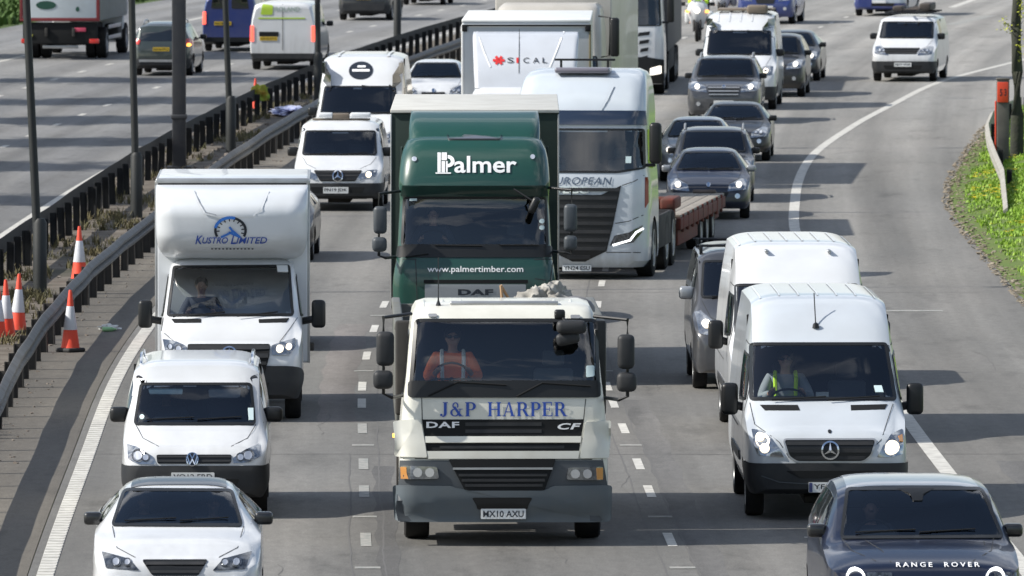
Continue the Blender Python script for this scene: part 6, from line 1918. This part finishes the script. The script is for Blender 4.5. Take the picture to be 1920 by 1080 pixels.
# ================================================================ lamp columns in the dirt strip
STEEL = mat('dark_painted_column', (.010, .013, .014), .6, dirt=.4, dirtc=(.022, .024, .022), dscale=2)
STEEL2 = mat('mid_grey_painted_column', (.026, .029, .036), .6, dirt=.1)
def column(X, D, r0, r1, lean, label, m=STEEL, hbase=1.25, H=12.5, base=True):
    r = thing('lamp_column', label, 'lamp column', (X, D, 0), 0, 'lamp columns in the central reserve')
    MB().tube([(0, 0, 0), (lean*.5, 0, H*.5), (lean, 0, H)], r0, 12, r1).build('shaft', m, r)
    MB().lathe([(0, r0*1.55), (hbase, r0*1.55), (hbase+.08, r0*1.05)], (0, 0, 0), 'z', 14).build('base_section', m, r)
    for s in (-1, 1):
        a = MB().tube([(lean, 0, H-.1), (lean+s*.5, 0, H+.25), (lean+s*1.6, 0, H+.4)], .035, 8).build('arm', m, r)
        MB().box((lean+s*1.9, 0, H+.4), (.7, .28, .13), .05).build('lamp_head', ALU, a)
    return r
p = pxg(75, 552); column(p.x, p.y, .078, .05, -.55, 'nearest dark lamp column, leaning a little left, behind the grey barrier at the left edge')
p = pxg(256, 408); column(p.x, p.y, .078, .05, -.25, 'second dark lamp column from the left, beyond the leaning nearest one')
p = pxg(433, 285); column(p.x, p.y, .078, .05, -.45, 'slim dark lamp column in front of the white van seen from behind')
p = pxg(597, 190); column(p.x, p.y, .08, .055, -.1, 'dark lamp column beside the right edge of the white van seen from behind')
p = pxg(745, 70); column(p.x, p.y, .08, .055, -.1, 'farthest dark lamp column, above the white car beyond the black-badged van')
p = pxg(336, 318)
r = thing('gantry_post', 'thick square grey steel post, widest of the posts in the dirt strip', 'post', (p.x, p.y, 0))
MB().box((0, 0, 4.5), (.31, .31, 9.0), .03).build('shaft', STEEL2, r)
MB().box((0, 0, .04), (.55, .55, .08), .01).build('base_plate', STEEL2, r)
MB().box((0, 0, 1.2), (.36, .36, .1), .02).build('collar', STEEL2, r)

# ================================================================ cones and litter
CONE = mat('orange_cone_plastic', (.80, .075, .035), .55, dirt=.2, dirtc=(.3, .08, .05))
SLEEVE = mat('white_cone_sleeve', (.62, .64, .68), .5, dirt=.3, dirtc=(.3, .3, .3))
RUBBER = mat('cone_base_rubber', (.03, .03, .03), .8)
def cone(px, py, label, h=.98, lean=0):
    p = pxg(px, py)
    r = thing('traffic_cone', label, 'traffic cone', (p.x, p.y, 0), rndb.uniform(0, 1), 'cones along the central reserve')
    r.rotation_euler[1] = lean
    k = h
    MB().box((0, 0, .035), (.36*k, .36*k, .07), .03).build('base', RUBBER, r)
    b_ = MB().lathe([(.06*k, .155*k), (.10*k, .145*k), (.40*k, .104*k), (.74*k, .055*k), (.96*k, .03*k), (1.0*k, .022*k)], (0, 0, 0), 'z', 20).build('cone_body', CONE, r)
    MB().lathe([(.36*k, .1125*k), (.37*k, .1135*k), (.73*k, .060*k), (.74*k, .056*k)], (0, 0, 0), 'z', 20).build('reflective_sleeve', SLEEVE, b_)
cone(132, 660, 'orange and white cone standing on the road side of the grey barrier')
cone(149, 529, 'orange and white cone on the dirt just behind the grey barrier', 1.0)
cone(33, 626, 'orange and white cone right of its neighbour at the left edge', .98, .03)
cone(13, 638, 'orange and white cone left of its neighbour at the left edge', .98, -.02)
cone(-3, 640, 'orange cone cut off by the left edge of the picture', .9)
cone(479, 208, 'distant thin orange cone behind the dark barrier', .86)
p = pxg(192, 622)
r = thing('litter', 'crushed green and white bottle lying on the shoulder by the cone', 'litter', (p.x, p.y, 0))
MB().lathe([(0, .03), (.02, .04), (.16, .04), (.20, .015), (.23, .015)], (0, 0, .04), 'x', 12).build('bottle', mat('green_plastic', (.25, .5, .25), .3), r)
crumple('wrapper', mat('white_film', (.6, .62, .6), .5), (.1, .25, .05), (.3, .25, .10), 5, .8, 3, r)
p = pxg(545, 216)
r = thing('plastic_sheet', 'white and blue plastic sheet lying on the dirt between the barriers', 'litter', (p.x, p.y, 0))
crumple('sheet', mat('white_blue_film', (.55, .57, .72), .5, dirt=.6, dirtc=(.15, .2, .6), dscale=3), (0, 0, .1), (.95, 2.8, .25), 8, .6, 4, r)
r.rotation_euler[2] = -.05
p = pxg(505, 222)
r = thing('hi_vis_bag', 'yellow-green and orange bundle hung over the dark barrier', 'bag', (p.x-.25, p.y, 0))
crumple('bundle', mat('yellow_green_cloth', (.22, .34, .04), .9, dirt=.8, dirtc=(.45, .18, .03), dscale=5), (0, -.1, .58), (.42, .3, .5), 4, .7, 4, r)
# stones, dead stems and rubbish on the dirt
rs = random.Random(3)
mb = MB()
for k in range(1500):
    y = 120+rs.random()**1.3*170; off = rs.uniform(-9.6, -7.05) if rs.random() < .75 else rs.uniform(-7.0, -6.45)
    s = rs.uniform(.015, .07)*(1.0 if off < -7 else .5)
    a = rs.random()*3
    mb.box((cen(y)+off, y, s*.3), (s*rs.uniform(.6, 1.8), s*rs.uniform(.6, 1.8), s*.7), 0, Matrix.Rotation(a, 3, 'Z') @ Matrix.Rotation(.3, 3, 'X'))
tag(mb.build('stones', mat('rubble', (.12, .10, .085), .9, dirt=.8, dirtc=(.25, .22, .19), dscale=3), smooth=False), kind='stuff')
def tufts(name, pts, m, hh, sp, nb, rs, w=.012):
    V = []; F = []
    for (x, y, z, s) in pts:
        for k in range(nb):
            a = rs.random()*6.28; l = hh*s*rs.uniform(.6, 1.2); t = rs.uniform(.1, sp)
            bx, by = x+rs.uniform(-.06, .06), y+rs.uniform(-.06, .06)
            dx, dy = math.cos(a)*l*t, math.sin(a)*l*t
            n = len(V); px_, py_ = -math.sin(a)*w*s, math.cos(a)*w*s
            V += [(bx-px_, by-py_, z), (bx+px_, by+py_, z), (bx+dx*.5+px_*.7, by+dy*.5+py_*.7, z+l*.65), (bx+dx*.5-px_*.7, by+dy*.5-py_*.7, z+l*.65), (bx+dx, by+dy, z+l)]
            F += [[n, n+1, n+2, n+3], [n+3, n+2, n+4]]
    o = obj(name, V, F, m, None, smooth=False)
    return tag(o, kind='stuff')
P_ = []
from mathutils import noise as mnoise
for k in range(5200):
    y = 125+rs.random()**1.2*190; off = rs.uniform(-9.6, -7.2)
    if mnoise.noise(Vector((off*.8, y*.25, 0))) > .02: P_.append((cen(y)+off, y, .0, rs.uniform(.5, 1.3)))
tufts('dead_weeds', P_, mat('dry_stems', (.13, .11, .055), .9, dirt=.7, dirtc=(.055, .065, .025), dscale=1.3), .16, 1.1, 7, rs)
P_ = [(cen(y)-7.35+rs.uniform(-.4, .25), y, 0, rs.uniform(.8, 1.6)) for y in [139+rs.random()*6.5 for _ in range(60)]]
tufts('green_weeds', P_, mat('weed_green', (.09, .14, .02), .8), .22, .9, 8, rs, .02)

# ================================================================ grass verge on the right
def bank(x, y):
    d = x-redge(y)
    return max(0, min(1, (d-.2)/3.0))**1.3*.55
V = []; F = []; NX = 14
ysb = np.arange(140, 330, 2.0)
for y in ysb:
    e = redge(y)
    for k in range(NX+1):
        x = e-.05+(9.0)*(k/NX)**1.6
        V.append((x+ (0 if k else rs.uniform(-.12, .06)), y, -.01+.022*(k > 0)+bank(x, y)))
for i in range(len(ysb)-1):
    for k in range(NX): 
        p0 = i*(NX+1)+k; F.append([p0, p0+1, p0+NX+2, p0+NX+1])
bk = tag(obj('grass_bank_ground', V, F, mat('grass_soil', (.075, .125, .015), .95, dirt=.6, dirtc=(.12, .14, .03), dscale=1.5), None), kind='structure')
GRASS = mat('fresh_grass_blades', (.21, .38, .025), .6, dirt=.6, dirtc=(.32, .42, .06), dscale=1.1)
DRY = mat('dead_leaves_and_straw', (.20, .165, .12), .9, dirt=.7, dirtc=(.30, .27, .21), dscale=5)
P_ = []
for k in range(42000):
    y = rs.uniform(165, 292); e = redge(y); x = e+.35+rs.random()*5.2
    if x > 14.5 and y < 230: continue
    if x-e < .9 and rs.random() < .6: continue
    if mnoise.noise(Vector((x*.9, y*.5, 3))) < -.34: continue
    P_.append((x, y, bank(x, y), rs.uniform(.6, 1.25)*(1+.6*mnoise.noise(Vector((x*1.2, y*.4, 7))))))
tufts('verge_grass', P_, GRASS, .075, 1.2, 6, rs, .013)
P_ = []; mb = MB()
for k in range(2000):
    y = rs.uniform(150, 270); e = redge(y); x = e+abs(rs.gauss(.05, .26))-.15
    s = rs.uniform(.012, .055)
    mb.box((x, y, bank(x, y)+.02+s*.15), (s*rs.uniform(.7, 2), s*rs.uniform(.7, 2), s*.3), 0, Matrix.Rotation(rs.random()*3, 3, 'Z') @ Matrix.Rotation(rs.uniform(-.5, .5), 3, 'X'))
tag(mb.build('verge_litter', DRY, smooth=False), kind='stuff')
mb = MB()
def flower(x, y, z, s):
    for k in range(7):
        a = 2*math.pi*k/7; n = len(mb.v)
        d = Vector((math.cos(a), math.sin(a), .25)); q = Vector((-math.sin(a), math.cos(a), 0))*.35
        c = Vector((x, y, z))
        mb.v += [tuple(c), tuple(c+(d+q)*s*.8), tuple(c+d*s*1.3), tuple(c+(d-q)*s*.8)]; mb.f.append([n, n+1, n+2, n+3])
cl = [(rs.uniform(.6, 4.5), rs.uniform(175, 280)) for _ in range(48)]
for (dx, y0) in cl:
    for k in range(rs.randint(4, 16)):
        y = y0+rs.gauss(0, .8); x = redge(y)+max(.5, dx+rs.gauss(0, .22))
        flower(x, y, bank(x, y)+rs.uniform(.07, .14), rs.uniform(.03, .055))
tag(mb.build('dandelion_flowers', mat('yellow_petals', (.80, .62, .02), .6), smooth=False), kind='stuff')

# guard rail stub, marker post, tree on the verge
r = thing('guard_rail', 'pale weathered guard rail stub curving down into the grass', 'guard rail', (11.2, 230, 0))
G0 = [(1889, 402, .16), (1882, 352, .42), (1866, 318, .52), (1857, 290, .54), (1853, 262, .54), (1862, 238, .54), (1884, 222, .54), (1915, 212, .54)]
pts = []
for (px_, py_, zt) in G0:
    p = pxg(px_, py_, 0.1); zz = bank(p.x, p.y); pts.append((p.x-11.2, p.y-230, zz+zt*.9))
wbeam(pts, -1, .6, GALVL, r, .083)
for p in pts[1:]:
    o = post_mesh(GALVL, .1, .09, .55).build('post', GALVD, r); o.location = (p[0]+.12, p[1], p[2]-.56)
p = pxg(1880, 312)
zz = bank(p.x, p.y)
r = thing('marker_post', 'wooden marker post with a red reflector plate near the right edge', 'marker post', (p.x, p.y, zz))
MB().box((0, 0, .95), (.29, .16, 1.9), .03).box((0, 0, 1.9), (.31, .18, .05), .02).build('post', mat('grey_weathered_timber', (.085, .08, .075), .85, dirt=.6, dirtc=(.16, .15, .13)), r)
o = MB().box((-.005, -.095, 1.60), (.25, .03, .46), .01).build('reflector_plate', mat('red_reflector', (.70, .065, .025), .35), r)
MB().box((-.165, 0, .75), (.03, .14, 1.3), .005).build('red_edge_strip', mat('red_reflector', (.70, .065, .025), .35), r)
vs, fs = text_geo('5 3', .02)
MB().add([(-.08+v[0]*.13, -.113, 1.52+v[1]*.22) for v in vs], fs).build('plate_lettering', LETN, o, smooth=False)
# tree
BARK = mat('dark_mossy_bark', (.030, .032, .026), .95, dirt=.6, dirtc=(.05, .06, .03), dscale=4, bump=.8, bscale=14)
LEAFY = mat('young_yellow_leaves', (.42, .44, .03), .7, dirt=.5, dirtc=(.20, .28, .02), dscale=6)
LEAFG = mat('dark_tree_leaves', (.045, .09, .02), .7, dirt=.5, dirtc=(.08, .13, .02), dscale=2)
def tree(name, label, x, y, z, h, tr, cr, ch, nleaf, lm, seed, limbs=12, ls=.12, group=None, extra=None, lean=0):
    rt = random.Random(seed)
    r = thing(name, label, 'tree', (x, y, z), 0, group)
    mb = MB(); mb.tube([(lean*t_*h*.1+rt.uniform(-.05, .05)*tr*3, rt.uniform(-.05, .05)*tr*3, h*.85*t_) for t_ in np.linspace(0, 1, 9)], tr, 10, tr*.3)
    ends = []
    for k in range(limbs):
        z0 = ch+(h-ch)*.75*rt.random(); a = rt.random()*6.28; l = cr*rt.uniform(.5, 1)
        p0 = Vector((0, 0, z0)); pr = [p0]
        for q_ in range(1, 5): pr.append(p0+Vector((math.cos(a)*l*q_/4, math.sin(a)*l*q_/4, l*.5*q_/4))+Vector((rt.uniform(-.1, .1), rt.uniform(-.1, .1), rt.uniform(-.05, .1))))
        mb.tube(pr, tr*.3, 6, .01); ends += pr[2:]
    t = mb.build('trunk', BARK, r)
    V = []; F = []
    for k in range(nleaf):
        e = rt.choice(ends) if rt.random() < .8 else Vector((rt.gauss(0, cr*.35), rt.gauss(0, cr*.35), rt.uniform(ch+.5, h)))
        c = e+Vector((rt.gauss(0, cr*.16), rt.gauss(0, cr*.16), rt.gauss(0, cr*.16)))
        if extra: pass
        a = Vector((rt.gauss(0, 1), rt.gauss(0, 1), rt.gauss(0, 1))).normalized(); b_ = a.cross(Vector((rt.gauss(0, 1), rt.gauss(0, 1), 1))).normalized()
        s = ls*rt.uniform(.6, 1.3); n = len(V)
        V += [tuple(c-a*s), tuple(c+b_*s*.5), tuple(c+a*s), tuple(c-b_*s*.5)]; F.append([n, n+1, n+2, n+3])
    obj('crown', V, F, lm, r, smooth=False)
    return r
p = pxg(1906, 306)
tr_ = tree('verge_tree', 'dark slender tree trunk with young yellow leaves at the right edge, beside the marker post', p.x, p.y, bank(p.x, p.y)-.05, 9.5, .165, 1.5, 4.4, 2200, LEAFY, 5, 16, .06)
# low twigs with yellow buds near the top right corner
rt = random.Random(9); mb = MB(); lf = MB()
for (px_, py_) in ((1886, 50), (1880, 47), (1912, 8), (1914, 30), (1912, 95), (1916, 70), (1915, 110), (1917, 20), (1890, 60), (1918, 45)):
    z_ = (306-py_)/81.6; x_ = (px_-960)/81.6-p.x
    e = Vector((x_, -.25, z_)); mb.tube([(0, -.05, z_-.25), ((x_)*.6, -.2, z_-.08), tuple(e)], .010, 5, .004)
    for k in range(14):
        c = e+Vector((rt.gauss(0, .06), rt.gauss(0, .06), rt.gauss(0, .08))); a = Vector((rt.gauss(0, 1), rt.gauss(0, 1), rt.gauss(0, 1))).normalized()*.035; b_ = Vector((a.y, -a.x, .02)); n = len(lf.v)
        lf.v += [tuple(c-a), tuple(c+b_*.6), tuple(c+a), tuple(c-b_*.6)]; lf.f.append([n, n+1, n+2, n+3])
mb.build('twigs', BARK, tr_); lf.build('low_leaves', LEAFY, tr_, smooth=False)
# trees beyond the far carriageway, whose shadows fall across it
for k, (y, h) in enumerate([(196, 17), (219, 19), (236, 18), (251, 21), (266, 20), (280, 22), (298, 21), (322, 19)]):
    tree('roadside_tree', 'leafy green tree on the bank left of the far carriageway, outside the photograph', cen(y)-27.5-(k % 3), y-3.0, 0, h, .28, 3.0+.5*(k % 2), 2.5, 5200, LEAFG, 20+k, 22, .34, 'trees left of the far carriageway')
P_ = []
for k in range(1500):
    y = rs.uniform(350, 400); x = cen(y)-26.2-rs.random()*6; P_.append((x, y, 0, rs.uniform(1.5, 3)))
tufts('far_verge_grass', P_, mat('dull_verge_grass', (.05, .10, .015), .8), .14, 1.0, 5, rs, .03)
